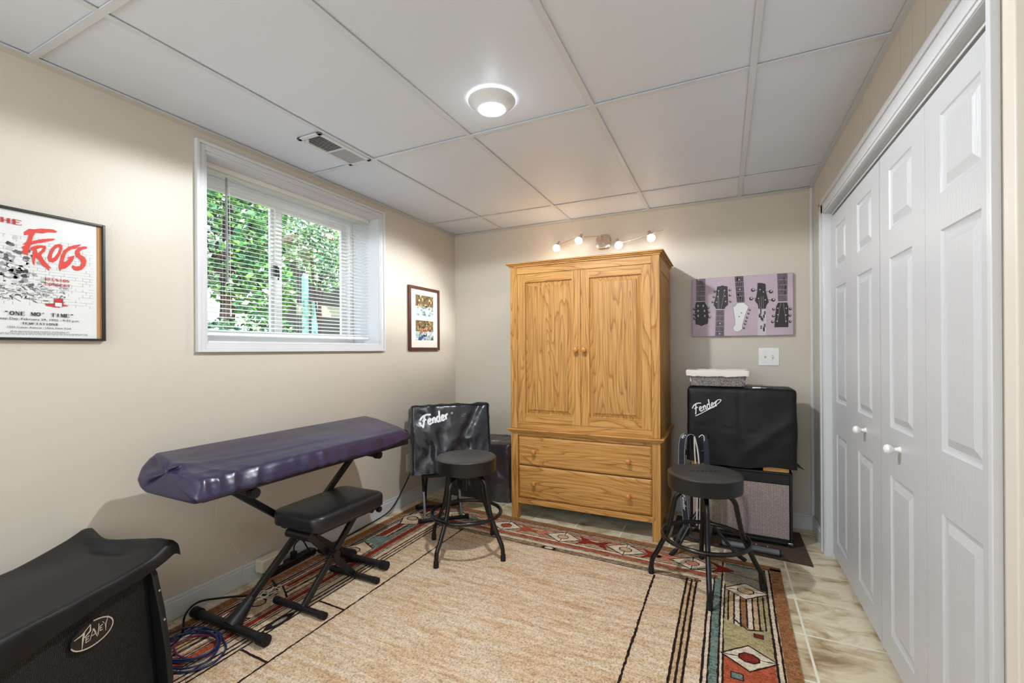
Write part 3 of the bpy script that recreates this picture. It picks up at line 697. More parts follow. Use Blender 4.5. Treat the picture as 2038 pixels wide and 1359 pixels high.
# ------------------------------------------------------------------ ceiling fittings
def build_ceiling_items():
    M_lens = emis('led_lens', (1, .97, .92), 14)
    def light(name, loc, lab, e):
        t = thing(name, lab, 'ceiling light', loc)
        MB().lathe([(.100, 0), (.101, -.003), (.098, -.007), (.064, -.036), (.058, -.038)], 48, cap=False).lathe([(.058, -.038), (.057, -.030)], 48, cap=False).build('trim_ring', mk('fixture_trim', rgb(222, 223, 224), .25), t)
        MB().lathe([(.0575, -.036), (.050, -.040), (.03, -.0425), (.002, -.0435)], 48).build('lens', M_lens, t)
        l = lamp('lamp', 'SPOT', (0, 0, -.058), e, (.93, .96, 1), shadow_soft_size=.030, spot_size=math.radians(172), spot_blend=.10); l.parent = t
        l = lamp('lamp', 'POINT', (0, 0, -.085), .45, (.93, .96, 1), shadow_soft_size=.03); l.parent = t
        return t
    light('ceiling_light', (-.885, 1.685, ZC), 'round white flush ceiling light glowing among the ceiling panels', 92)
    # two unseen ceiling panels added behind the camera to give soft fill
    for k, (x, y, lab) in enumerate(((-1.45, -1.05, 'added fill light panel over the left rear of the room'), (-.2, -1.05, 'added fill light panel over the right rear of the room'))):
        t = thing('fill_panel_light', lab, 'ceiling light', (x, y, ZC))
        MB().box(-.29, .29, -.57, .57, -.006, .004).build('frame', M_tbar, t)
        MB().box(-.27, .27, -.55, .55, -.010, -.006).build('diffuser', emis('fill_panel_diffuser', (1, .98, .95), 2.0), t)
        l = lamp('lamp', 'AREA', (0, 0, -.015), 8, (.86, .93, 1), shape='RECTANGLE', size=.54, size_y=1.1); l.parent = t
    # an unseen globe lamp added behind the camera to brighten walls and ceiling
    t = thing('fill_lamp', 'white globe fill lamp added behind the camera', 'lamp', (-1.55, -1.15, RUG))
    MB().lathe([(.13, 0), (.13, .012), (.02, .022), (.012, .03)], 32).build('base', M_black, t); MB().tube([(0, 0, .02), (0, 0, 1.52)], .009, 12).build('pole', M_black, t)
    MB().lathe([(.03, 1.51), (.085, 1.56), (.105, 1.63), (.085, 1.70), (.05, 1.725)], 32, cap=False).build('globe', emis('fill_globe', (1, .98, .95), 3), t)
    l = lamp('lamp', 'POINT', (0, 0, 1.78), 19, (.90, .95, 1), shadow_soft_size=.11); l.parent = t
    # air vent
    v = thing('air_vent', 'white metal air register with dark slots in the ceiling', 'vent', (-1.838, 1.735, ZC))
    mb = MB(); hx, hy = .078, .178
    mb.box(-hx, hx, -hy, -hy+.022, -.006, .002).box(-hx, hx, hy-.022, hy, -.006, .002).box(-hx, -hx+.022, -hy, hy, -.006, .002).box(hx-.022, hx, -hy, hy, -.006, .002).box(-hx, hx, -.004, .004, -.005, .002)
    mb.build('vent_frame', M_trim, v, bevel=.0015)
    mb = MB()
    for k in range(26):
        y = -hy+.03+k*(2*hy-.06)/25
        mb.bar((-hx+.022, y, -.002), (hx-.022, y, -.002), .0014, .009, up=(0, 1.5 if y < 0 else .1, 1))
    mb.build('louvers', M_trim, v)
    MB().box(-hx+.015, hx-.015, -hy+.015, hy-.015, .0022, .0035).build('duct', M_gap, v)
    MB().box(-.045, -.030, -hy+.026, -hy+.034, -.016, -.002).build('damper_lever', M_trim, v)
build_ceiling_items()

# ------------------------------------------------------------------ wall track light
def build_track():
    y0 = YB
    t = thing('track_light', 'brushed nickel wavy track light with four frosted shades above the armoire', 'wall light', (-.855, y0, 2.05))
    # rounded square back plate and the chrome dish behind it
    M = Matrix.Rotation(PI/2, 4, 'X')
    def sup(r, n=40, e=3.2):
        return [(r*math.copysign(abs(math.cos(a))**(2/e), math.cos(a)), r*math.copysign(abs(math.sin(a))**(2/e), math.sin(a))) for a in [2*PI*k/n for k in range(n)]]
    mb = MB(); P = sup(.058); Q = sup(.050); n = len(P)
    mb.add([(x, 0, z) for x, z in P]+[(x, -.018, z) for x, z in P]+[(x, -.024, z) for x, z in Q], [(i, (i+1) % n, n+(i+1) % n, n+i) for i in range(n)]+[(n+i, n+(i+1) % n, 2*n+(i+1) % n, 2*n+i) for i in range(n)]+[tuple(range(2*n, 3*n))])
    mb.build('back_plate', M_nickel, t)
    A = [(-.36, -.075, -.010), (-.28, -.075, .022), (-.20, -.072, .040), (-.13, -.068, .045), (-.02, -.060, .042)]
    B = [(.02, -.060, -.018), (.10, -.068, -.022), (.17, -.072, -.030), (.25, -.072, -.022), (.36, -.072, .005), (.46, -.072, .028)]
    MB().tube(smooth_path(A, 6), .0045, 8).tube([(-.012, -.055, .042), (-.012, -.020, .042)], .006, 8).build('rail', M_nickel, t)
    MB().tube(smooth_path(B, 6), .0045, 8).tube([(.012, -.055, -.018), (.012, -.020, -.018)], .006, 8).build('rail', M_nickel, t)
    gl = emis('frosted_shade', (1, .97, .90), 3)
    for (x, y, z, tx, tz) in ((-.355, -.078, .004, -.35, -.9), (-.170, -.074, .044, -.35, -.9), (.125, -.074, -.024, .3, -.9), (.365, -.076, .004, .3, -.9)):
        d = Vector((tx, -.25, tz)).normalized(); q = d.to_track_quat('Z', 'Y').to_matrix().to_4x4()
        Mx = Matrix.Translation((x, y, z)) @ q
        h = MB(); h.lathe([(.010, -.028), (.012, -.026), (.012, -.008), (.017, -.004), (.019, .008), (.017, .008)], 16, 0, Mx)
        h.tube([Vector((x, y, z))+Vector((.012, 0, .0)), Vector((x, y, z))+Vector((.020, 0, .030)), Vector((x, y, z))+Vector((.026, 0, .040))], .003, 6)
        sp = h.build('spotlight', M_nickel, t)
        MB().lathe([(.012, .004), (.022, .012), (.030, .026), (.030, .038), (.024, .048), (.013, .057), (.002, .060)], 24, 0, Mx).build('shade', gl, sp)
        p = Mx @ Vector((0, 0, .085))+Vector((0, -.04, 0))
        l = lamp('lamp', 'POINT', p, .30, (1, .95, .88), shadow_soft_size=.02); l.parent = t
        aim = Vector((-.85, -.62, -.80) if tx < 0 else (.80, -.55, -.70)).normalized()
        l = lamp('lamp', 'SPOT', p, 44 if tx < 0 else 5, (1, .97, .93), shadow_soft_size=.03, spot_size=math.radians(90), spot_blend=.8, rot=aim.to_track_quat('-Z', 'Y').to_euler()); l.parent = t
build_track()

# ------------------------------------------------------------------ armoire
def build_armoire():
    x0, x1, y0, y1 = -1.380, -.356, 2.893, 3.485
    t = thing('armoire', 'tall honey oak armoire with two panelled doors over two drawers', 'armoire', ((x0+x1)/2, (y0+y1)/2, 0))
    cx, cy = (x0+x1)/2, (y0+y1)/2; hx, hy = (x1-x0)/2, (y1-y0)/2
    # carcass
    mb = MB()
    for sx in (-1, 1):
        for sy in (-1, 1):
            a, b = sorted((sx*hx, sx*(hx-.052))); c, d = sorted((sy*hy, sy*(hy-.05)))
            MB().box(a, b, c, d, 0, .618).build('leg_post', M_oak_v, t, bevel=.003)
            MB().box(a, b, c, d, .645, 1.79).build('upper_post', M_oak_v, t, bevel=.003)
    for sx in (-1, 1):
        a, b = sorted((sx*(hx-.006), sx*(hx-.020)))
        mb = MB().box(a, b, -hy+.04, hy-.04, .10, .618).box(a, b, -hy+.04, hy-.04, .645, 1.79)
        a, b = sorted((sx*(hx-.001), sx*(hx-.008)))
        for z0, z1 in ((.645, .72), (1.70, 1.79), (.10, .18), (.55, .618)): mb.box(a, b, -hy+.04, hy-.04, z0, z1)
        mb.box(*sorted((sx*(hx-.001), sx*(hx-.008))), -hy+.05, -hy+.075, .645, 1.79)
        mb.build('side_panel', M_oak_y, t, bevel=.002)
    MB().box(-hx+.01, hx-.01, hy-.012, hy-.004, .10, 1.79).build('back_panel', M_oak_y, t)
    MB().box(-hx+.05, hx-.05, -hy+.03, hy-.02, .12, .60).box(-hx+.05, hx-.05, -hy+.03, hy-.02, .66, 1.78).build('interior', M_gap, t)
    for ya, yb, za, zb_ in ((.004, .03, 1.737, 1.79), (.004, .03, .645, .69), (.010, .035, .112, .150), (.008, .03, .593, .618)):
        MB().box(-hx+.05, hx-.05, -hy+ya, -hy+yb, za, zb_).build('rail', M_oak_h, t, bevel=.002)
    # cornice and waist moulding, stepped
    def mould(name, steps, z0):
        mb = MB(); z = z0
        for o_, h in steps: mb.box(-hx-o_, hx+o_, -hy-o_, hy, z, z+h); z += h
        mb.build(name, M_oak_h, t, bevel=.003, seg=3)
    mould('cornice', ((.006, .010), (.016, .008), (.026, .010)), 1.788)
    mould('waist_moulding', ((.008, .009), (.018, .009), (.024, .011)), .616)
    # doors
    def door(a, b, z0, z1, knob_x):
        mb = MB(); f = lambda x, z, d: (x, -hy+.006-d, z); st = .058
        A, B, C, D = a+st, b-st, z0+st, z1-st; T = .02
        def q(xa, xb, za, zb, mi): mb.add([f(xa, za, 0), f(xb, za, 0), f(xb, zb, 0), f(xa, zb, 0)], [(0, 1, 2, 3)], mi)
        q(a, A, z0, z1, 0); q(B, b, z0, z1, 0); q(A, B, z0, C, 1); q(A, B, D, z1, 1)
        mb.add([f(a, z0, 0), f(b, z0, 0), f(b, z1, 0), f(a, z1, 0), f(a, z0, -T), f(b, z0, -T), f(b, z1, -T), f(a, z1, -T)], [(4, 5, 6, 7), (0, 1, 5, 4), (1, 2, 6, 5), (2, 3, 7, 6), (3, 0, 4, 7)])
        prof = [(0, 0), (.002, -.012), (.007, -.013), (.030, -.005), (.032, -.001)]
        vs = []
        for ins, d in prof: vs += [f(A+ins, C+ins, d), f(B-ins, C+ins, d), f(B-ins, D-ins, d), f(A+ins, D-ins, d)]
        fs = [(4*i+k, 4*i+(k+1) % 4, 4*i+4+(k+1) % 4, 4*i+4+k) for i in range(len(prof)-1) for k in range(4)]
        n = 4*(len(prof)-1); fs.append((n, n+1, n+2, n+3)); mb.add(vs, fs, 2)
        o = mb.build('door', [M_oak_v, M_oak_h, M_oak_panel], t, smooth=15)
        M = Matrix.Translation((knob_x, -hy+.006, 1.20)) @ Matrix.Rotation(PI/2, 4, 'X')
        MB().lathe([(.013, 0), (.009, .006), (.008, .014), (.014, .022), (.018, .030), (.017, .036), (.010, .041), (.002, .042)], 24, 0, M).build('knob', M_oak_knob, o)
    mid = 0.004
    door(-hx+.054, mid-.0015, .692, 1.735, mid-.030); door(mid+.0015, hx-.054, .692, 1.735, mid+.028)
    for z0, z1 in ((.388, .590), (.155, .381)):
        mb = MB(); f = lambda x, z, d: (x, -hy+.008-d, z); a, b = -hx+.055, hx-.055
        prof = [(0, -.018), (0, -.006), (.004, -.003), (.012, 0)]
        vs = []
        for ins, d in prof: vs += [f(a+ins, z0+ins, d), f(b-ins, z0+ins, d), f(b-ins, z1-ins, d), f(a+ins, z1-ins, d)]
        fs = [(4*i+k, 4*i+(k+1) % 4, 4*i+4+(k+1) % 4, 4*i+4+k) for i in range(len(prof)-1) for k in range(4)]
        n = 4*(len(prof)-1); fs.append((n, n+1, n+2, n+3)); mb.add(vs, fs)
        o = mb.build('drawer', M_oak_h, t, smooth=20)
        for kx in (-.335, .315):
            M = Matrix.Translation((kx, -hy+.008, (z0+z1)/2)) @ Matrix.Rotation(PI/2, 4, 'X')
            MB().lathe([(.012, 0), (.009, .006), (.008, .014), (.013, .020), (.0165, .027), (.0155, .033), (.009, .037), (.002, .038)], 24, 0, M).build('knob', M_oak_knob, o)
build_armoire()

# ------------------------------------------------------------------ stools
def build_stool(label, loc, rz):
    t = thing('bar_stool', label, 'stool', loc, rz, 'padded bar stools')
    zt = .572-RUG
    MB().lathe([(.166, zt-.088), (.176, zt-.085), (.1785, zt-.078), (.1785, zt-.016), (.180, zt-.013), (.180, zt-.010), (.1775, zt-.008)], 64, cap=False).lathe([(.166, zt-.088), (.02, zt-.088)], 64, cap=False).build('seat_cushion', M_vinyl, t, smooth=50)
    MB().lathe([(.1775, zt-.008), (.172, zt-.003), (.15, zt), (.08, zt+.001), (.002, zt+.001)], 64, cap=False).build('seat_top', M_vinyl_top, t, smooth=60)
    MB().lathe([(.14, zt-.094), (.14, zt-.088)], 40).lathe([(.035, zt-.13), (.035, zt-.094)], 24).lathe([(.012, zt-.21), (.012, zt-.12)], 16).build('swivel_plate', M_blackgloss, t)
    for k in range(4):
        a = PI/2*k; c, s = math.cos(a), math.sin(a)
        prof = [(.030, zt-.125), (.080, zt-.112), (.118, zt-.120), (.142, zt-.150), (.152, zt-.20), (.172, .265), (.190, .215), (.232, .125), (.255, .085), (.262, .055), (.264, .03)]
        path = smooth_path([(r*c, r*s, z) for r, z in prof], 4)
        l = MB().tube(path, .0125, 12).build('leg', M_blackgloss, t, smooth=60)
        MB().lathe([(.0135, 0), (.015, .002), (.0145, .034), (.0135, .036)], 16, 0, Matrix.Translation((.2645*c, .2645*s, 0))).build('rubber_foot', M_rubber, l)
    n = 64
    MB().tube([(.205*math.cos(2*PI*k/n), .205*math.sin(2*PI*k/n), .228) for k in range(n)], .011, 12, closed=True).build('foot_ring', M_blackgloss, t, smooth=60)
    return t
st = build_stool('black padded bar stool beside the tilted covered amplifier, left of the armoire', (-1.396, 2.30, RUG), math.radians(-8))
st2 = dup(st, (-.092, 2.494, RUG), math.radians(6), 'black padded bar stool in front of the stacked amplifiers, right of the armoire')
# worn script print on the right stool's seat
def scribble():
    z = .572+.0016
    f = lambda x, y, d: (x, y, z-RUG+d)
    a = Art(f, .0001); ink = mk('worn_print', rgb(30, 28, 27), .7)
    random.seed(3)
    xx = -.075
    for k in range(7):
        a.line(smooth_path([(xx, -.01, 0), (xx+.006, .016, 0), (xx+.014, -.008, 0), (xx+.02, .004, 0)], 4) and [(p.x, p.y) for p in smooth_path([(xx, -.01, 0), (xx+.006, .016, 0), (xx+.014, -.008, 0), (xx+.02, .004, 0)], 4)], .004, ink, jit=.0008, layer=1); xx += .021
    o = a.build('worn_print', st2); o.rotation_euler = (0, 0, .25)
scribble()

# ------------------------------------------------------------------ keyboard stand, keyboard under its cover
def build_keyboard():
    s = thing('keyboard_stand', 'black folding X-shaped keyboard stand under the purple cover', 'stand', (-1.91, 1.55, RUG))
    def foot(y, x0, x1):
        o = MB().tube([(x0, y, .024), (x1, y, .024)], .019, 16).build('foot_bar', M_black, s)
        for x, sg in ((x0, -1), (x1, 1)): MB().tube([(x-sg*.030, y, .024), (x+sg*.012, y, .024)], .0235, 16).build('end_cap', M_rubber, o)
    foot(-.345, -.235, .225); foot(.352, -.235, .240)
    a0 = Vector((.005, -.325, .035)); a1 = Vector((.005, .36, .60))
    b0 = Vector((-.02, .345, .035)); b1 = Vector((-.02, -.33, .60))
    MB().bar(a0, a1, .022, .030).build('arm', M_black, s, bevel=.003)
    MB().bar(b0, b1, .022, .030).build('arm', M_black, s, bevel=.003)
    for p, q in ((a0, a1), (b0, b1)):
        d = (q-p).normalized()
        MB().tube([p-d*.02, p+d*.03, p+d*.10], [.042, .030, .020], 12).build('foot_socket', M_black, s)
    MB().tube([(.03, .0, .32), (-.045, .0, .32)], .026, 16).build('pivot', M_black, s)
    for y in (-.345, .385):
        o = MB().tube([(-.20, y, .612), (.165, y, .612)], .015, 14).build('support_bar', M_black, s)
        for x, sg in ((-.20, -1), (.165, 1)): MB().tube([(x-sg*.02, y, .612), (x+sg*.012, y, .612)], .0215, 14).build('end_cap', M_rubber, o)
    # keyboard with fitted cover
    k = thing('covered_keyboard', 'keyboard under a stretchy dark purple cover on the folding stand', 'keyboard', (-1.88, 1.57, .635+RUG))
    L0, L1 = -.60, .61
    MB().box(-.135, .165, L0+.03, L1-.03, .0, .03).build('keyboard_body', M_black, k, bevel=.006)
    # cross-section (x, z) around the cover, from back bottom over the top to the front bottom
    sec = [(-.160, .006), (-.178, .018), (-.206, .056), (-.216, .100), (-.204, .130), (-.180, .149), (-.160, .152), (-.08, .140), (.0, .122), (.08, .102), (.128, .086), (.140, .079), (.148, .070), (.160, .048), (.170, .024), (.165, .012), (.145, .006)]
    raw = [Vector((x, 0, z)) for x, z in sec]; pts = []
    for p_, q_ in zip(raw, raw[1:]):
        n_ = max(1, int((q_-p_).length/.006)); pts += [p_.lerp(q_, k_/n_) for k_ in range(n_)]
    pts.append(raw[-1])
    nv = len(pts)-1; nu = 150
    def fn(u, v):
        p = pts[min(nv, int(round(v*nv)))]; x, z = p.x, p.z
        y = L0+(L1-L0)*u; e0 = u*(L1-L0); e1 = (1-u)*(L1-L0)
        xc, zc = 0.0, .065
        sh = 1.0
        for e, R in ((e0, .022), (e1, .030)):
            if e < R: sh = min(sh, math.sqrt(max(0, 1-(1-e/R)**2))*.09+.91)
        x = xc+(x-xc)*sh; z = zc+(z-zc)*sh
        # lean of the two ends: top nearer than the bottom
        if e0 < .2: y += (.05*(1-e0/.2))*max(0, (z-.03)/.1)*(1 if x > 0 else .5)
        if e0 < .2: y -= .028*(1-e0/.2)*max(0, 1-abs(z-.055)/.08)*max(0, min(1, (.10-x)/.2))
        if e1 < .25:
            y -= .03*(1-e1/.25)*max(0, (z-.03)/.1); z += .022*(1-e1/.25)**1.5*(1 if z < .06 else 0)
        front = max(0, min(1, (x-.02)/.12)); ends = math.exp(-min(e0, e1)/.10); lend = math.exp(-e0/.13)
        ridge = lambda q_, w_=1.0: (1-2*abs(noise.noise(q_)))
        q = Vector((y*9, z*10, x*5))
        wr = noise.noise(q*.8)*.010*ends + .0030*noise.noise(Vector((y*2.2, x*14, 3)))
        wr += .0030*ridge(Vector((y*1.6+x*2.5, x*19-y*1.2, 7)))*max(0, min(1, (x+.04)/.08))*(1 if z > .08 else .3)   # long pulls along the top
        wr += (.004+.010*lend)*ridge(Vector((y*13+x*6, z*6, 2)))*front*(1 if z < .1 else .25)                     # gathers on the front
        wr += .013*lend*ridge(Vector((y*11-x*8, x*9, 5)))*max(0, min(1, (x+.10)/.15))
        if z < .075 and x > .08: wr += .0055*(abs(math.sin(y*30+3*noise.noise(Vector((y*4, 0, 0)))))-.5)*(.075-z)/.07
        r = Vector((x-xc, 0, z-zc)); n_ = r.normalized() if r.length > 0 else Vector((0, 0, 1))
        return (x+n_.x*wr, y+ends*.006*noise.noise(Vector((x*20, z*20, y))), z+n_.z*wr*.8)
    mb = MB(); mb.quadgrid(fn, nu, nv)
    # closed ends, domed a little with radial folds
    for u, sg in ((0, -1), (1, 1)):
        rim = [Vector(fn(u, j/nv)) for j in range(nv+1)]; c = sum(rim, Vector())/len(rim); rings = []
        for r_ in range(0, 9):
            k_ = 1-r_/8
            rings.append([(c+(p-c)*k_)+Vector((0, sg*(.008*(1-k_**2)+.010*noise.noise(Vector((p.x*30, p.z*30, k_*2)))*(1-k_)*k_*4), 0)) for p in rim])
        vs = [p for rr in rings for p in rr]; m_ = nv+1
        fs = [(i*m_+j, i*m_+(j+1) % m_, (i+1)*m_+(j+1) % m_, (i+1)*m_+j) for i in range(8) for j in range(m_)]
        mb.add(vs, fs)
    o = mb.build('cover', M_purple, k, smooth=70)
    bm = bmesh.new(); bm.from_mesh(o.data); bmesh.ops.remove_doubles(bm, verts=bm.verts, dist=.0008); bmesh.ops.recalc_face_normals(bm, faces=bm.faces)
    bm.to_mesh(o.data); bm.free()
    ss = o.modifiers.new('sub', 'SUBSURF'); ss.levels = 1; ss.render_levels = 1
    k.rotation_euler = (0, 0, math.radians(-1.5))
    # bench
    b = thing('keyboard_bench', 'black padded keyboard bench on folding X legs in front of the purple cover', 'bench', (-1.76, 1.62, RUG))
    hx, hy, r = .155, .225, .055
    def rr(ins, n=8):
        out = []
        for cx_, cy_, a0_ in ((hx-r, hy-r, 0), (-hx+r, hy-r, PI/2), (-hx+r, -hy+r, PI), (hx-r, -hy+r, 3*PI/2)):
            for q in range(n+1): a_ = a0_+PI/2*q/n; out.append((cx_+(r-ins)*math.cos(a_), cy_+(r-ins)*math.sin(a_)))
        return out
    mb = MB(); vs = []; prof = [(.012, .385), (.002, .390), (0, .400), (0, .438), (.004, .447), (.012, .453), (.03, .457), (.052, .458)]
    for ins, z in prof: vs += [(x, y, z) for x, y in rr(ins)]
    n = len(rr(0)); fs = [(i*n+j, i*n+(j+1) % n, (i+1)*n+(j+1) % n, (i+1)*n+j) for i in range(len(prof)-1) for j in range(n)]
    fs += [tuple(range(n)), tuple((len(prof)-1)*n+j for j in range(n))]
    mb.add(vs, fs).build('seat', M_vinyl, b, smooth=60)
    for xx in (-.12, .09): MB().box(xx, xx+.03, -.19, .19, .365, .388).build('seat_rail', M_black, b, bevel=.003)
    MB().tube([(.10, -.205, .362), (-.05, -.205, .362)], .020, 12).build('hinge', M_black, b); MB().tube([(.10, .175, .362), (-.05, .175, .362)], .016, 12).build('hinge', M_black, b)
    for x, ya, yb in ((.018, -.185, .165), (-.012, .150, -.165)):
        MB().bar((x, ya, .02), (x, yb, .365), .020, .030).build('leg', M_black, b, bevel=.003)
        f = MB().tube([(-.155, ya, .0165), (.145, ya, .0165)], .015, 14).build('foot_bar', M_black, b)
        for xx, sg in ((-.155, -1), (.145, 1)): MB().tube([(xx-sg*.02, ya, .0165), (xx+sg*.012, ya, .0165)], .0185 - .002, 14).build('end_cap', M_rubber, f)
    MB().tube([(-.035, -.008, .195), (.045, -.008, .195)], .020, 14).build('pivot', M_black, b)
    MB().tube([(.06, .215, .355), (.10, .215, .355)], .007, 8).tube([(.10, .215, .355), (.116, .215, .355)], .016, 8).build('adjustment_knob', M_rubber, b)
build_keyboard()

# ------------------------------------------------------------------ script logos (stroke drawings)
SCRIPT = {  # connected strokes, height about 1
 'F': [[(.98, .86), (.60, .96), (.25, .90), (.02, .72), (-.06, .60)], [(.40, .90), (.32, .55), (.22, .2), (.10, -.12)], [(.14, .50), (.36, .54), (.52, .56)]],
 'e': [[(.02, .26), (.22, .30), (.27, .44), (.17, .52), (.05, .38), (.04, .14), (.16, .02), (.34, .12)]],
 'n': [[(.05, .50), (.06, .02)], [(.06, .30), (.20, .50), (.30, .42), (.28, .08), (.38, .08)]],
 'd': [[(.30, .44), (.16, .52), (.03, .34), (.05, .10), (.18, .03), (.30, .20)], [(.36, 1.0), (.31, .5), (.29, .06), (.40, .08)]],
 'r': [[(.05, .50), (.06, .02)], [(.06, .30), (.16, .48), (.28, .48)]]}
def fender(a, x, y, h, rot, m_, wt=.13, swash=False):
    c, s = math.cos(rot), math.sin(rot); ox = 0
    for i, ch in enumerate('Fender'):
        adv = {'F': .62, 'e': .40, 'n': .44, 'd': .46, 'r': .34}[ch]
        for st_ in SCRIPT[ch]:
            p = [(q.x, q.y) for q in smooth_path([(u+ox, v, 0) for u, v in st_], 5)]
            p = [((u+v*.12)*h, v*h) for u, v in p]
            a.line([(x+u*c-v*s, y+u*s+v*c) for u, v in p], wt*h, m_, layer=2)
        ox += adv
    tail = [(-.1, -.18), (.3, -.16), (1.2, .02), (2.2, .20)] if swash else None
    if swash:
        for st_ in ([(0, -.28), (.5, -.22), (1.4, -.06), (2.5, .10)], [(2.3, .42), (2.8, .62), (3.1, .52), (2.9, .34), (2.4, .16), (1.4, -.06)]):
            p = [(q.x*h, q.y*h) for q in smooth_path([(u, v, 0) for u, v in st_], 6)]
            a.line([(x+u*c-v*s, y+u*s+v*c) for u, v in p], wt*h*.7, m_, layer=2)

def cloth_box(w_, d, h, res, amp, taper=0, seed=0, sag=.0, corner=.02):
    """box-shaped cover, open below, with real folds; front face at y = -d/2, base at z = 0"""
    mb = MB(); nx, ny, nz = max(2, int(w_/res)), max(2, int(d/res)), max(2, int(h/res)); V = {}
    def disp(p, nrm):
        x, y, z = p
        q = Vector((x*5+seed, y*5, z*5)); f = 0
        f += amp*noise.noise(q) + amp*.6*(1-abs(noise.noise(q*2.1+Vector((3, 1, 2))))*2)*.5
        f += amp*.5*(1-2*abs(noise.noise(Vector((x*4+z*7+seed, y*4, z*2-x*6)))))
        edge = min(abs(abs(x)-w_/2)+.0, 1) if abs(nrm.y) > .5 else 1
        k = 1
        if abs(nrm.y) > .5: k = min(1, .25+(min(w_/2-abs(x), h-z, .06))/.06)
        return p + nrm*f*k + Vector((0, 0, sag*noise.noise(Vector((x*6+seed, 9, 0))) if z < h*.12 else 0))
    def vid(i, j, k):
        key = (i, j, k)
        if key not in V:
            x, y, z = -w_/2+w_*i/nx, -d/2+d*j/ny, h*k/nz
            n = Vector(((i == nx)-(i == 0), (j == ny)-(j == 0), (k == nz)*1.0)); n = n.normalized() if n.length else n
            tp = 1-taper*z/h; p = Vector((x*tp, y*tp, z))
            if (i in (0, nx))+(j in (0, ny))+(k == nz) >= 2: p = p-n*corner*.35
            V[key] = len(mb.v); mb.v.append(tuple(disp(p, n)))
        return V[key]
    def face(a): mb.f.append(tuple(vid(*q) for q in a)); mb.mi.append(0)
    for i in range(nx):
        for k in range(nz):
            for j in (0, ny): face([(i, j, k), (i+1, j, k), (i+1, j, k+1), (i, j, k+1)])
        for j in range(ny): face([(i, j, nz), (i+1, j, nz), (i+1, j+1, nz), (i, j+1, nz)])
    for j in range(ny):
        for k in range(nz):
            for i in (0, nx): face([(i, j, k), (i, j+1, k), (i, j+1, k+1), (i, j, k+1)])
    return mb
def on_cover(cover, off=.0012):
    from mathutils.bvhtree import BVHTree
    bm = bmesh.new(); bm.from_mesh(cover.data); tree = BVHTree.FromBMesh(bm)
    def fn(x, z, dd, y0=-1.0, dirv=Vector((0, 1, 0))):
        hit = tree.ray_cast(Vector((x, y0, z)), dirv)
        return hit[0]-dirv*(off+dd) if hit[0] is not None else Vector((x, 0, z))
    return fn

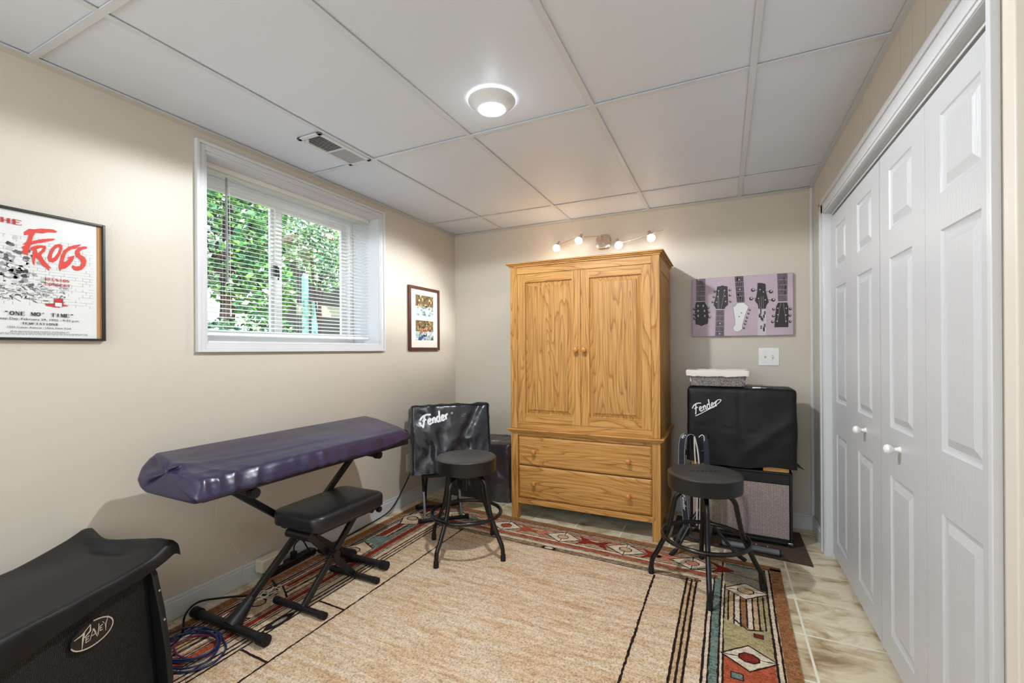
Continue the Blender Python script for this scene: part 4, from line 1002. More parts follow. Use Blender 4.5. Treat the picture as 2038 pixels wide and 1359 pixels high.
# ------------------------------------------------------------------ tilted covered amplifier on its stand
def build_tilt_amp():
    ang = math.radians(41)
    # stand
    s = thing('amplifier_stand', 'low black folding stand carrying the tilted covered amplifier', 'stand', (-1.86, 2.735, RUG), ang)
    for y in (-.135, .150):
        f = MB().bar((-.17, y, .012), (.15, y, .012), .022, .022).build('foot_bar', M_black, s, bevel=.003)
        for x in (-.175, .155): MB().box(x-.012, x+.012, y-.014, y+.014, .0, .028).build('end_cap', M_rubber, f, bevel=.003)
    for x in (-.14, .115):
        MB().bar((x, -.135, .02), (x, .07, .33), .018, .024).build('arm', M_black, s, bevel=.002)
        MB().bar((x+.02, .150, .02), (x+.02, -.05, .30), .018, .024).build('arm', M_black, s, bevel=.002)
    MB().bar((-.15, -.055, .298), (.15, -.055, .298), .022, .022).build('cross_rail', M_black, s, bevel=.002); MB().bar((-.15, .085, .335), (.15, .085, .335), .022, .022).build('cross_rail', M_black, s, bevel=.002)
    a = thing('covered_amplifier', 'amplifier tilted back on a low stand under a shiny dark nylon cover', 'amplifier', (-1.80, 2.75, .320), ang)
    T = Matrix.Rotation(math.radians(-12), 4, 'X')
    w_, d, h = .555, .245, .475
    mb = cloth_box(w_, d, h, .010, .014, 0, 2.3, .012)
    # big folds of the front: diagonals running to a crumpled hollow
    out = []
    for (x, y, z) in mb.v:
        if y < -d/2+.03:
            k = min(1, (w_/2-abs(x))/.06); k = max(0, k)
            f = .016*math.exp(-((z-.16-.10*abs(x))/.05)**2)*noise.noise(Vector((x*16, 0, 4)))*2
            f += .020*math.exp(-(((x-.06)-(z-.2)*.55)/.035)**2)*(1 if z > .12 else 0)
            f -= .018*math.exp(-(((x+.12)+(z-.2)*.15)/.04)**2)
            y += f*k
        out.append((x, y, z))
    mb.v = [tuple(T @ Vector(p)) for p in out]
    c = mb.build('cover', M_cover_shiny, a, smooth=70)
    m_ = MB(); m_.box(-w_/2+.012, w_/2-.012, -d/2+.02, d/2-.012, .004, h-.03, 0, T); m_.build('cabinet', M_tolex, a, bevel=.004)
    # piping along the edges
    mp = MB()
    for sx in (-1, 1): mp.tube([T @ Vector((sx*(w_/2-.002), -d/2+.0, z*h)) for z in (0, .25, .5, .75, 1.0)], .004, 6)
    mp.tube([T @ Vector((x*w_, -d/2, h-.004)) for x in (-.5, -.25, 0, .25, .5)], .004, 6)
    mp.build('piping', M_tolex, c)
    oc = on_cover(c); dv = (T.to_3x3() @ Vector((0, 1, 0))).normalized()
    def fm_(u, v, dd):
        p = T @ Vector((u, -.6, v))
        return tuple(tilt_cast(p, dv, dd))
    from mathutils.bvhtree import BVHTree
    bm = bmesh.new(); bm.from_mesh(c.data); tree = BVHTree.FromBMesh(bm)
    def tilt_cast(p, dv, dd):
        h_ = tree.ray_cast(p, dv); return (h_[0] if h_[0] is not None else p+dv*.47)-dv*(.0015+dd)
    g = Art(fm_, .0004)
    fender(g, -.210, h-.150, .075, .24, M_label, .17)
    g2 = Art(fm_, .0004); g2.line([(.005+.006*math.cos(k), h-.062+.006*math.sin(k)) for k in [q*.6 for q in range(11)]], .002, M_label, layer=3); g2.build('trademark_ring', c)
    g.build('logo', c)
    # chrome tilt leg hanging from the side
    tl = MB().tube([(.02, .16, .12), (.03, .19, -.10)], .007, 10).build('tilt_leg', M_chrome, a)
    MB().tube([(.028, .185, -.07), (.032, .196, -.125)], .010, 10).build('rubber_tip', M_rubber, tl)
build_tilt_amp()

# ------------------------------------------------------------------ grey covered box in the corner
def build_corner_amp():
    w_, d, h = .55, .34, .455
    a = thing('covered_speaker', 'boxy speaker under a grey nylon cover in the corner beside the armoire', 'speaker', (-1.80, 3.325, 0))
    mb = cloth_box(w_, d, h, .012, .016, 0, 8.1, 0)
    mb.build('cover', M_cover_grey, a, smooth=70)
    MB().box(-w_/2+.02, w_/2-.02, -d/2+.02, d/2-.02, .0, h-.03).build('cabinet', M_tolex, a)
    MB().box(.09, .15, -d/2+.05, -d/2+.085, h+.003, h+.012).build('handle_plate', M_chrome, a, bevel=.003)
build_corner_amp()

# ------------------------------------------------------------------ amplifiers at the right
def build_right_stack():
    mat = MB(); mat.quadgrid(lambda u, v: (-.31+.75*u+.0*v, 3.42-(.41+.09*u)*v, .004), 8, 6)
    mat.add([(-.31, 3.42, 0), (.44, 3.42, 0), (.44, 2.92, 0), (-.31, 3.01, 0), (-.31, 3.42, .004), (.44, 3.42, .004), (.44, 2.92, .004), (-.31, 3.01, .004)], [(0, 1, 5, 4), (1, 2, 6, 5), (2, 3, 7, 6), (3, 0, 4, 7)])
    o = mat.build('door_mat', mk('brown_mat', rgb(78, 62, 48), .95, bump=(250, .8), vary=(60, .3)))
    tag(o, 'thin dark brown mat under the lower amplifier', 'mat')
    x0, x1, y0, y1, z0, z1 = -.200, .372, 3.135, 3.38, .022, .448
    a = thing('guitar_amplifier', 'open combo amplifier with silver grille cloth at the bottom of the stack', 'amplifier', ((x0+x1)/2, (y0+y1)/2, .004), math.radians(-2.0))
    W = (x1-x0)/2; D = (y1-y0)/2
    mb = MB().box(-W, -W+.014, -D, D, .018, z1).box(W-.014, W, -D, D, .018, z1).box(-W, W, -D, D, z1-.014, z1).box(-W, W, -D, D, .018, .034).box(-W+.01, W-.01, D-.02, D, .03, z1-.01)
    mb.build('cabinet', M_tolex, a, bevel=.004)
    MB().box(-W+.014, W-.014, -D+.006, -D+.02, z1-.072, z1-.014).build('control_panel', M_tolex, a, bevel=.002)
    gm = bpy.data.materials.new('grille_cloth'); gm.use_nodes = True; t = NT(gm)
    br = t.node('ShaderNodeTexBrick'); br.offset = .0
    for k, v in (('Scale', 1), ('Mortar Size', .0012), ('Brick Width', .0075), ('Row Height', .0052), ('Mortar Smooth', .3)): br.inputs[k].default_value = v
    br.inputs['Color1'].default_value = (*rgb(226, 216, 202), 1); br.inputs['Color2'].default_value = (*rgb(192, 180, 166), 1); br.inputs['Mortar'].default_value = (*rgb(96, 86, 82), 1)
    t.link(t.coords(rot=(PI/2, 0, 0)), br.inputs['Vector'])
    nz = t.node('ShaderNodeTexNoise', i_Scale=3.0, i_Detail=1.0); t.link(t.coords((1, 1, .4)), nz.inputs['Vector'])
    tint = t.ramp(nz.outputs[0], [(.4, (1, .97, .86)), (.64, (.88, .80, .94))])
    mx = t.node('ShaderNodeMix', data_type='RGBA', blend_type='MULTIPLY'); mx.inputs[0].default_value = 1; t.link(br.outputs[0], mx.inputs[6]); t.link(tint, mx.inputs[7])
    t.link(mx.outputs[2], t.b.inputs['Base Color']); t.b.inputs['Roughness'].default_value = .6; t.link(t.bump(br.outputs['Fac'], -.3, .002), t.b.inputs['Normal'])
    MB().box(-W+.018, W-.018, -D+.004, -D+.012, .050, z1-.074).build('grille', gm, a)
    MB().box(-W+.018, W-.018, -D+.002, -D+.016, .034, .050).build('lower_trim', M_blackframe, a)
    for x in (-W+.012, W-.012): MB().box(x-.013, x+.013, -D-.002, -D+.016, .016, .032).build('corner_guard', M_chrome, a, bevel=.003)
    for x in (-W+.04, W-.04):
        for y in (-D+.04, D-.04): MB().lathe([(.013, 0), (.015, .018)], 14, 0, Matrix.Translation((x, y, 0))).build('foot', M_rubber, a)
    MB().tube(smooth_path([(-.10, -D+.09, z1+.002), (-.04, -D+.07, z1+.014), (.04, -D+.07, z1+.014), (.10, -D+.09, z1+.002)], 6), .006, 8, rx=.6).build('handle', mk('grey_strap', rgb(110, 106, 98), .6), a)
    zt = z1+.004
    # wooden blocks between the two amplifiers
    for (xa, xb, lab) in ((.215, .352, 'pale wooden block between the stacked amplifiers, right end'), (-.195, -.085, 'pale wooden block between the stacked amplifiers, left end behind the straps')):
        o = MB().box(xa, xb, 3.138, 3.33, zt, zt+.034).build('wood_block', M_block, bevel=.002)
        tag(o, lab, 'block', 'wooden blocks between the amplifiers')
    zb = zt+.034
    u = thing('covered_amplifier', 'amplifier under a matte black fabric cover on top of the stack', 'amplifier', (.088, 3.25, zb))
    w_, d, h = .612, .25, .948-zb+.0
    MB().box(-w_/2+.025, w_/2-.025, -d/2+.02, d/2-.02, 0, h-.012).build('cabinet', M_tolex, u, bevel=.004)
    mb = cloth_box(w_, d, h+.004, .016, .005, .012, 4.4, .016)
    out = []
    for (x, y, z) in mb.v:
        if y < -d/2+.02:
            y += .004*math.exp(-(x/.004)**2) if abs(x) < .02 else 0                      # pressed crease
            y += .0035*math.exp(-((z-.20+.12*x)/.005)**2)
            y -= .006*math.exp(-(((x-.10)-(z-.12)*1.1)/.05)**2)
        if z < .03 and y < 0: z -= .020-.028*abs(x+.05)
        out.append((x, y, z))
    mb.v = out
    c = mb.build('cover', M_cover_matte, u, smooth=60)
    fm = mk('cover_flap', rgb(70, 62, 50), .6)
    fl = MB(); fl.add([(w_/2-.01, -.02, .03), (w_/2+.055, -.01, -.035), (w_/2+.03, .05, -.03), (w_/2-.01, .07, .0), (w_/2+.0, .0, -.012)], [(0, 1, 2), (0, 2, 3), (0, 4, 1), (4, 2, 1)]); fl.build('flap', fm, c)
    fl = MB(); fl.add([(-w_/2+.01, -.0, .035), (-w_/2-.045, .02, -.02), (-w_/2-.02, .06, .02), (-w_/2+.0, .02, .0)], [(0, 1, 2), (0, 3, 1), (3, 2, 1)])
    fl.build('flap', fm, c)
    oc = on_cover(c); g = Art(lambda x, z, dd: tuple(oc(x, z, dd)), .0004)
    fender(g, -w_/2+.045, h-.165, .058, .38, M_label, .11, True)
    g.build('logo', c)
    # basket
    zz = zb+h+.006
    b = thing('storage_basket', 'grey woven basket with a white cloth liner on the covered amplifier', 'basket', (-.040, 3.245, zz+.005))
    wv = bpy.data.materials.new('woven_grey'); wv.use_nodes = True; t = NT(wv)
    vo = t.node('ShaderNodeTexVoronoi', i_Scale=190.0); t.link(t.coords((1, 1, 1.4)), vo.inputs['Vector'])
    t.link(t.ramp(vo.outputs['Distance'], [(.05, rgb(200, 196, 192)), (.6, rgb(98, 92, 90))]), t.b.inputs['Base Color']); t.link(t.bump(vo.outputs['Distance'], -.6, .004), t.b.inputs['Normal']); t.b.inputs['Roughness'].default_value = .8
    def ringbox(prof, mb, mi=0):
        vs = []; r = .02
        for hx, hy, z in prof:
            for cx_, cy_, a0_ in ((hx-r, hy-r, 0), (-hx+r, hy-r, PI/2), (-hx+r, -hy+r, PI), (hx-r, -hy+r, 3*PI/2)):
                for q in range(5): a_ = a0_+PI/2*q/4; vs.append((cx_+r*math.cos(a_), cy_+r*math.sin(a_), z))
        n = 20; mb.add(vs, [(i*n+j, i*n+(j+1) % n, (i+1)*n+(j+1) % n, (i+1)*n+j) for i in range(len(prof)-1) for j in range(n)], mi); return n
    mb = MB(); n = ringbox([(.150, .085, 0), (.158, .092, .004), (.170, .100, .085), (.162, .094, .085), (.150, .084, .006)], mb)
    mb.add([(-.15, -.085, .003), (.15, -.085, .003), (.15, .085, .003), (-.15, .085, .003)], [(0, 1, 2, 3)])
    mb.build('basket_body', wv, b)
    mb = MB(); vs = []; N = 96
    def rrp(hx, hy, k):
        r = .02; per = 4*(hx+hy)
        s_ = k/N*per
        for (ax, ay, bx, by) in ((-hx, -hy, hx, -hy), (hx, -hy, hx, hy), (hx, hy, -hx, hy), (-hx, hy, -hx, -hy)):
            l_ = abs(ax-bx)+abs(ay-by)
            if s_ <= l_: return (ax+(bx-ax)*s_/l_, ay+(by-ay)*s_/l_)
            s_ -= l_
        return (-hx, -hy)
    rows = [(.160, .091, .03), (.164, .095, .098), (.180, .110, .105), (.184, .114, .098), (.181, .111, .066)]
    for r_i, (hx, hy, z) in enumerate(rows):
        for k in range(N):
            x, y = rrp(hx, hy, k); vs.append((x, y, z+(.004*noise.noise(Vector((x*30, y*30, r_i))))+(0 if r_i < 4 else .006*noise.noise(Vector((x*22, y*22, 7))))))
    mb.add(vs, [(i*N+j, i*N+(j+1) % N, (i+1)*N+(j+1) % N, (i+1)*N+j) for i in range(4) for j in range(N)])
    mb.build('cloth_liner', mk('liner_cloth', rgb(226, 220, 212), .85, bump=(60, .2)), b, smooth=60)
    p = thing('white_marker', 'small white pen lying beside the basket on the covered amplifier', 'pen', (.160, 3.150, zz+.004))
    MB().tube([(0, 0, 0), (.045, -.003, 0)], .0045, 10).build('barrel', M_white, p); MB().tube([(.045, -.003, 0), (.075, -.005, 0)], .005, 10).build('cap', mk('grey_cap', rgb(120, 120, 140), .4), p)
    # grey tube on the mat
    r = thing('pedal_bar', 'grey rounded bar lying on the mat before the grille', 'bar', (.135, 2.998, .004), math.radians(-5))
    MB().tube([(-.15, 0, .018), (.15, 0, .018)], .017, 16).build('tube', mk('grey_bar', rgb(104, 106, 112), .35), r)
    MB().tube([(.149, 0, .018), (.158, 0, .018)], .0165, 16).build('end_cap', M_rubber, r); MB().tube([(-.158, 0, .018), (-.149, 0, .018)], .0165, 16).build('end_cap', M_rubber, r)
    MB().box(-.13, .14, .018, .055, 0, .022).build('bracket', M_black, r, bevel=.002)
    for x in (.03, .09, -.03): MB().lathe([(.006, .022), (.006, .030), (.003, .033)], 12, 0, Matrix.Translation((x, .036, 0))).build('switch', M_chrome, r)
build_right_stack()

# ------------------------------------------------------------------ guitar stand and straps
def build_guitar_stand():
    g = thing('guitar_stand', 'black tubular guitar stand between the stool and the amplifiers', 'stand', (-.135, 2.90, 0))
    MB().tube([(0, 0, .10), (0, .02, .60)], .010, 12).build('mast', M_black, g)
    for x in (-.042, .042):
        y = MB().tube(smooth_path([(0, .02, .58), (x*.9, .012, .60), (x, 0, .66), (x, -.03, .685)], 5), .008, 10).build('yoke_arm', M_black, g)
        MB().lathe([(.004, -.014), (.012, -.010), (.0145, 0), (.012, .010), (.004, .014)], 14, 0, Matrix.Translation((x, -.032, .688))).build('knob', M_rubber, y)
    for a_, l_ in ((math.radians(230), .22), (math.radians(-18), .24), (math.radians(160), .15)):
        c, s = math.cos(a_), math.sin(a_)
        l = MB().tube(smooth_path([(0, 0, .24), (l_*.35*c, l_*.35*s, .16), (l_*.8*c, l_*.8*s, .045), (l_*c, l_*s, .015)], 5), .009, 10).build('leg', M_black, g)
        MB().tube([(l_*.86*c, l_*.86*s, .034), (l_*1.06*c, l_*1.06*s, .0115)], .0115, 10).build('rubber_foot', M_rubber, l)
    mc = mk('cradle_foam', rgb(52, 54, 58), .6)
    MB().tube(smooth_path([(0, 0, .16), (-.04, -.02, .155), (-.085, -.03, .13), (-.11, -.07, .09), (-.115, -.12, .075), (-.112, -.13, .10)], 5), .0105, 12).build('cradle', mc, g)
    MB().tube(smooth_path([(0, 0, .16), (.035, -.02, .16), (.06, -.05, .155), (.05, -.10, .12), (.0, -.14, .11), (-.05, -.15, .13)], 5), .0105, 12).build('cradle', mc, g)
    # straps hanging over the knobs
    def ribbon(pts, wdir, w_, th=.002):
        P = smooth_path(pts, 6); mb = MB(); vs = []
        for i, p in enumerate(P):
            a = P[max(0, i-1)]; b = P[min(len(P)-1, i+1)]; t_ = (b-a).normalized(); wd = Vector(wdir).normalized(); n_ = t_.cross(wd).normalized()
            for sx, sn in ((-1, -1), (1, -1), (1, 1), (-1, 1)): vs.append(p+wd*sx*w_/2+n_*sn*th/2)
        fs = []
        for i in range(len(P)-1):
            for k in range(4): fs.append((4*i+k, 4*i+(k+1) % 4, 4*i+4+(k+1) % 4, 4*i+4+k))
        fs += [(0, 1, 2, 3), tuple(4*(len(P)-1)+k for k in range(4))]
        return mb.add(vs, fs), P
    ms = mk('black_strap', rgb(26, 30, 42), .6); mw = mk('strap_white', rgb(222, 224, 228), .6)
    s1 = thing('guitar_strap', 'black guitar strap with white edging and script hanging on the stand', 'strap', (-.195, 2.83, .695), math.radians(-10), 'straps on the guitar stand')
    pts = [(.02, 0, .0), (.0, -.004, .006), (-.022, -.006, -.02), (-.032, -.006, -.10), (-.030, -.004, -.25), (-.018, 0, -.42), (-.008, 0, -.545)]
    mb, P = ribbon(pts, (.95, -.3, 0), .045); st_ = mb.build('webbing', ms, s1)
    wd = Vector((.95, -.3, 0)).normalized(); nn = Vector((-.3, -.95, 0)).normalized()*.0022
    for sg in (-1, 1):
        mb2 = MB().tube([p+wd*sg*.0195+nn for p in P], .0007, 5); mb2.build('edging', mw, st_)
    # script along the strap
    ga = Art(lambda u, v, dd: tuple(P_at(v)+wd*u+nn*1.3), .0003)
    def P_at(v):
        k = max(0, min(len(P)-1.001, v*(len(P)-1))); i = int(k); return P[i].lerp(P[i+1], k-i)
    class _A: pass
    def strap_logo(v0):
        L = .12; tot = .545
        f = lambda u, v, dd: tuple(P_at(v0+u/tot)+wd*(v-.012)+nn*1.4)
        a2 = Art(f, .0002); fender(a2, 0, 0, .022, 0, mw, .10); return a2.build('script', st_)
    strap_logo(.24); strap_logo(.76)
    e = MB().box(-.022, .022, -.004, .004, -.60, -.54); e.build('leather_end', ms, s1, bevel=.002)
    s2 = thing('guitar_strap', 'thin pale cord strap hanging in the middle of the guitar stand', 'strap', (-.150, 2.825, .69), 0, 'straps on the guitar stand')
    mb, _ = ribbon([(-.008, 0, 0), (-.006, -.004, -.10), (.006, -.004, -.30), (.002, -.004, -.52)], (1, -.2, 0), .007); mb.build('webbing', mk('pale_strap', rgb(196, 186, 170), .6), s2)
    mb, _ = ribbon([(-.008, 0, 0), (.012, -.004, -.10), (.022, -.004, -.30), (.018, -.004, -.54)], (1, -.2, 0), .008); mb.build('webbing', mk('pale_strap2', rgb(180, 182, 184), .5), s2)
    s3 = thing('guitar_strap', 'dark blue guitar strap hanging on the right side of the guitar stand', 'strap', (-.118, 2.83, .69), 0, 'straps on the guitar stand')
    mb, _ = ribbon([(-.01, 0, 0), (.008, -.004, .006), (.020, -.006, -.03), (.026, -.006, -.12), (.022, -.006, -.30), (.012, -.006, -.50)], (.9, .4, 0), .030); mb.build('webbing', mk('navy_strap', rgb(34, 42, 58), .6), s3)
    MB().tube(smooth_path([(-.015, -.012, -.004), (.0, -.014, .012), (.012, -.014, .004), (.014, -.014, -.022)], 5), .002, 6).build('tie', mw, s3)
build_guitar_stand()

# ------------------------------------------------------------------ speaker bottom left, with cloth
def build_left_speaker():
    A = Vector((-1.57, .36, 0)); B = Vector((-1.77, .90, 0)); d = (B-A).normalized(); ang = math.atan2(d.y, d.x)   # local +x runs along the face to its far end
    L = (B-A).length+.02; D = .37; Hh = .46
    # local frame: x from far end (0) back to near end; face towards +y_local = -normal
    s = thing('speaker_cabinet', 'black keyboard amplifier with a metal grille and oval badge at lower left', 'amplifier', (B.x, B.y, RUG), ang+PI)
    # in local coords: x from 0 (far corner) to L (near), y: face at 0, body towards -y? choose body side
    n = Vector((math.cos(ang-PI/2), math.sin(ang-PI/2), 0))       # outward normal of the face (towards the room)
    # rotation ang+PI: local y axis = (-sin(ang+PI), cos(ang+PI)) ; it equals +n
    lean = .05
    def f(x, out, z): return (x, out-lean*z/Hh, z)
    side = lambda x0, x1: [(f(x0, a, z), f(x1, a, z)) for a, z in ((-D, 0), (.012, 0), (.030, .05), (.032, .16), (.024, .30), (.010, .42), (-.015, Hh), (-D+.02, Hh))]
    for x0, x1 in ((0, .022), (L-.022, L)):
        pr = side(x0, x1); vs = [p for q in pr for p in q]; k = len(pr)
        fs = [(2*i, 2*i+1, (2*i+3) % (2*k), (2*i+2) % (2*k)) for i in range(k)]+[tuple(2*i for i in range(k)), tuple(2*i+1 for i in range(k))]
        o = MB().add(vs, fs).build('side_panel', M_tolex, s, bevel=.004)
        if x0 == 0:
            for a, z in ((.018, .36), (.026, .26), (.026, .10)): MB().lathe([(.004, 0), (.004, .002)], 8, 0, Matrix.Translation(Vector(f(.011, a, z))) @ Matrix.Rotation(-PI/2, 4, 'X')).build('screw', M_chrome, o)
    mb = MB(); mb.add([f(.02, -.02, 0), f(L-.02, -.02, 0), f(L-.02, -.02, Hh-.01), f(.02, -.02, Hh-.01), f(.02, -D, 0), f(L-.02, -D, 0), f(L-.02, -D+.02, Hh-.01), f(.02, -D+.02, Hh-.01)], [(0, 1, 2, 3), (4, 5, 6, 7), (0, 1, 5, 4), (1, 2, 6, 5), (2, 3, 7, 6), (3, 0, 4, 7)])
    mb.build('cabinet', M_tolex, s)
    gm = bpy.data.materials.new('perforated_grille'); gm.use_nodes = True; t = NT(gm)
    vo = t.node('ShaderNodeTexVoronoi', i_Scale=210.0, i_Randomness=0.12); t.link(t.coords((1, .0, 1.25)), vo.inputs['Vector'])
    t.link(t.ramp(vo.outputs['Distance'], [(.30, (.002, .002, .002)), (.50, rgb(44, 46, 50))]), t.b.inputs['Base Color']); t.b.inputs['Roughness'].default_value = .4; t.b.inputs['Metallic'].default_value = .4
    t.link(t.bump(vo.outputs['Distance'], .7, .003), t.b.inputs['Normal'])
    mb = MB(); mb.quadgrid(lambda u, v: f(.045+(L-.09)*u, -.004+.012*math.sin(PI*v)*math.sin(PI*u)**.4, .035+(Hh-.07)*v), 30, 24)
    g = mb.build('grille', gm, s, smooth=80)
    MB().add([f(.022, -.010, 0), f(.046, -.006, 0), f(.046, -.006, Hh-.01), f(.022, -.010, Hh-.01)], [(0, 1, 2, 3)]).add([f(L-.046, -.006, 0), f(L-.022, -.010, 0), f(L-.022, -.010, Hh-.01), f(L-.046, -.006, Hh-.01)], [(0, 1, 2, 3)]).add([f(.022, -.006, 0), f(L-.022, -.006, 0), f(L-.022, -.006, .036), f(.022, -.006, .036)], [(0, 1, 2, 3)]).build('grille_frame', M_black, s)
    MB().bar(f(.03, .012, .030), f(L-.03, .012, .030), .006, .010).build('chrome_strip', M_chrome, s)
    # badge: seen from the front, +x local runs to the LEFT, so u is mirrored
    bx, bz = .236, .352
    a = Art(lambda u, v, dd: tuple(Vector(f(bx-u, .012, bz+v))+Vector((0, dd+.002, 0))), .0006)
    blk = mk('badge_black', rgb(18, 18, 20), .3); sil = mk('badge_silver', rgb(206, 200, 190), .25, .3)
    rx, rz = .062, .034
    N = 48
    a.poly([(rx*math.cos(2*PI*k/N), rz*math.sin(2*PI*k/N)) for k in range(N)], blk, layer=1)
    a.line([(rx*math.cos(q), rz*math.sin(q)) for q in [PI*1.06+2*PI*.72*k/N for k in range(N)]], .0035, sil, layer=2)
    W = .0032
    strokes = [  # P E A V E Y in lightning letters: points, widths
        ([(-.052, .010), (-.030, .013), (-.004, .029)], [.002, .004, .002]), ([(-.004, .029), (-.006, .012), (-.024, .002)], [.0025, .005, .003]), ([(-.022, .018), (-.028, .002), (-.034, -.026)], [.004, .006, .001]),
        ([(-.010, .000), (-.020, -.001), (-.022, -.014), (-.012, -.013)], [.003]), ([(-.020, -.007), (-.013, -.006)], [.0025]),
        ([(-.010, -.014), (.002, .012), (.012, -.016)], [.002, .005, .002]), ([(-.004, -.005), (.007, -.005)], [.002]),
        ([(.004, .012), (.014, -.012), (.020, .018)], [.002, .005, .002]),
        ([(.031, .009), (.022, .008), (.021, -.005), (.029, -.005)], [.003]), ([(.022, .002), (.028, .002)], [.0025]),
        ([(.031, .017), (.039, .004), (.050, .026)], [.002, .004, .001]), ([(.039, .004), (.037, -.014)], [.004, .001])]
    for st_, w_ in strokes: a.line(st_, w_, sil, layer=3)
    a.build('badge', g)
    # the cloth thrown over it
    c = thing('dust_cover', 'black fabric cover slipped back over the top of the grille amplifier', 'cover', (B.x, B.y, RUG+Hh), ang+PI)
    def cf(u, v):
        # u: 0 far end .. 1 near end ; v: 0 back .. 1 front edge
        x = -.070+(L+.12)*u
        y = -D-.035+(D+.050)*min(v, .84)/.84
        z = .022
        z += .060*max(0, 1-u/.30)**1.3*max(0, 1-v*1.25)**.8              # raised far back corner
        z += .034*math.exp(-((u-.02)/.09)**2)*math.exp(-((v-.80)/.25)**2)
        z += .010*noise.noise(Vector((u*3.5, v*3, 1)))
        z -= .030*math.exp(-((u-.10)/.05)**2)*math.exp(-((v-.45)/.22)**2)
        x += .045*math.exp(-((v-.35)/.22)**2)*max(0, 1-u/.12) - .060*max(0, 1-v*1.6)*max(0, 1-u/.35)
        if v > .84:
            k = (v-.84)/.16; drop = .028+.075*u**1.4+.014*noise.noise(Vector((u*7, 2, 0)))
            z -= drop*k**1.2; y += .030*k**.6+(.014*noise.noise(Vector((u*6, 5, 0)))-.012)*k
        if v < .06: z -= .05*(1-v/.06)
        if u < .05:
            k = 1-u/.05; z -= (.016+.008*math.sin(v*9))*k**1.5
        return (x, y-lean*.9, z)
    mb = MB(); mb.quadgrid(cf, 60, 44)
    mb.quadgrid(lambda u, v: tuple(Vector(cf(u, v))-Vector((0, 0, .004))), 60, 44)
    o = mb.build('fabric', M_cloth_black, c, smooth=80)
build_left_speaker()

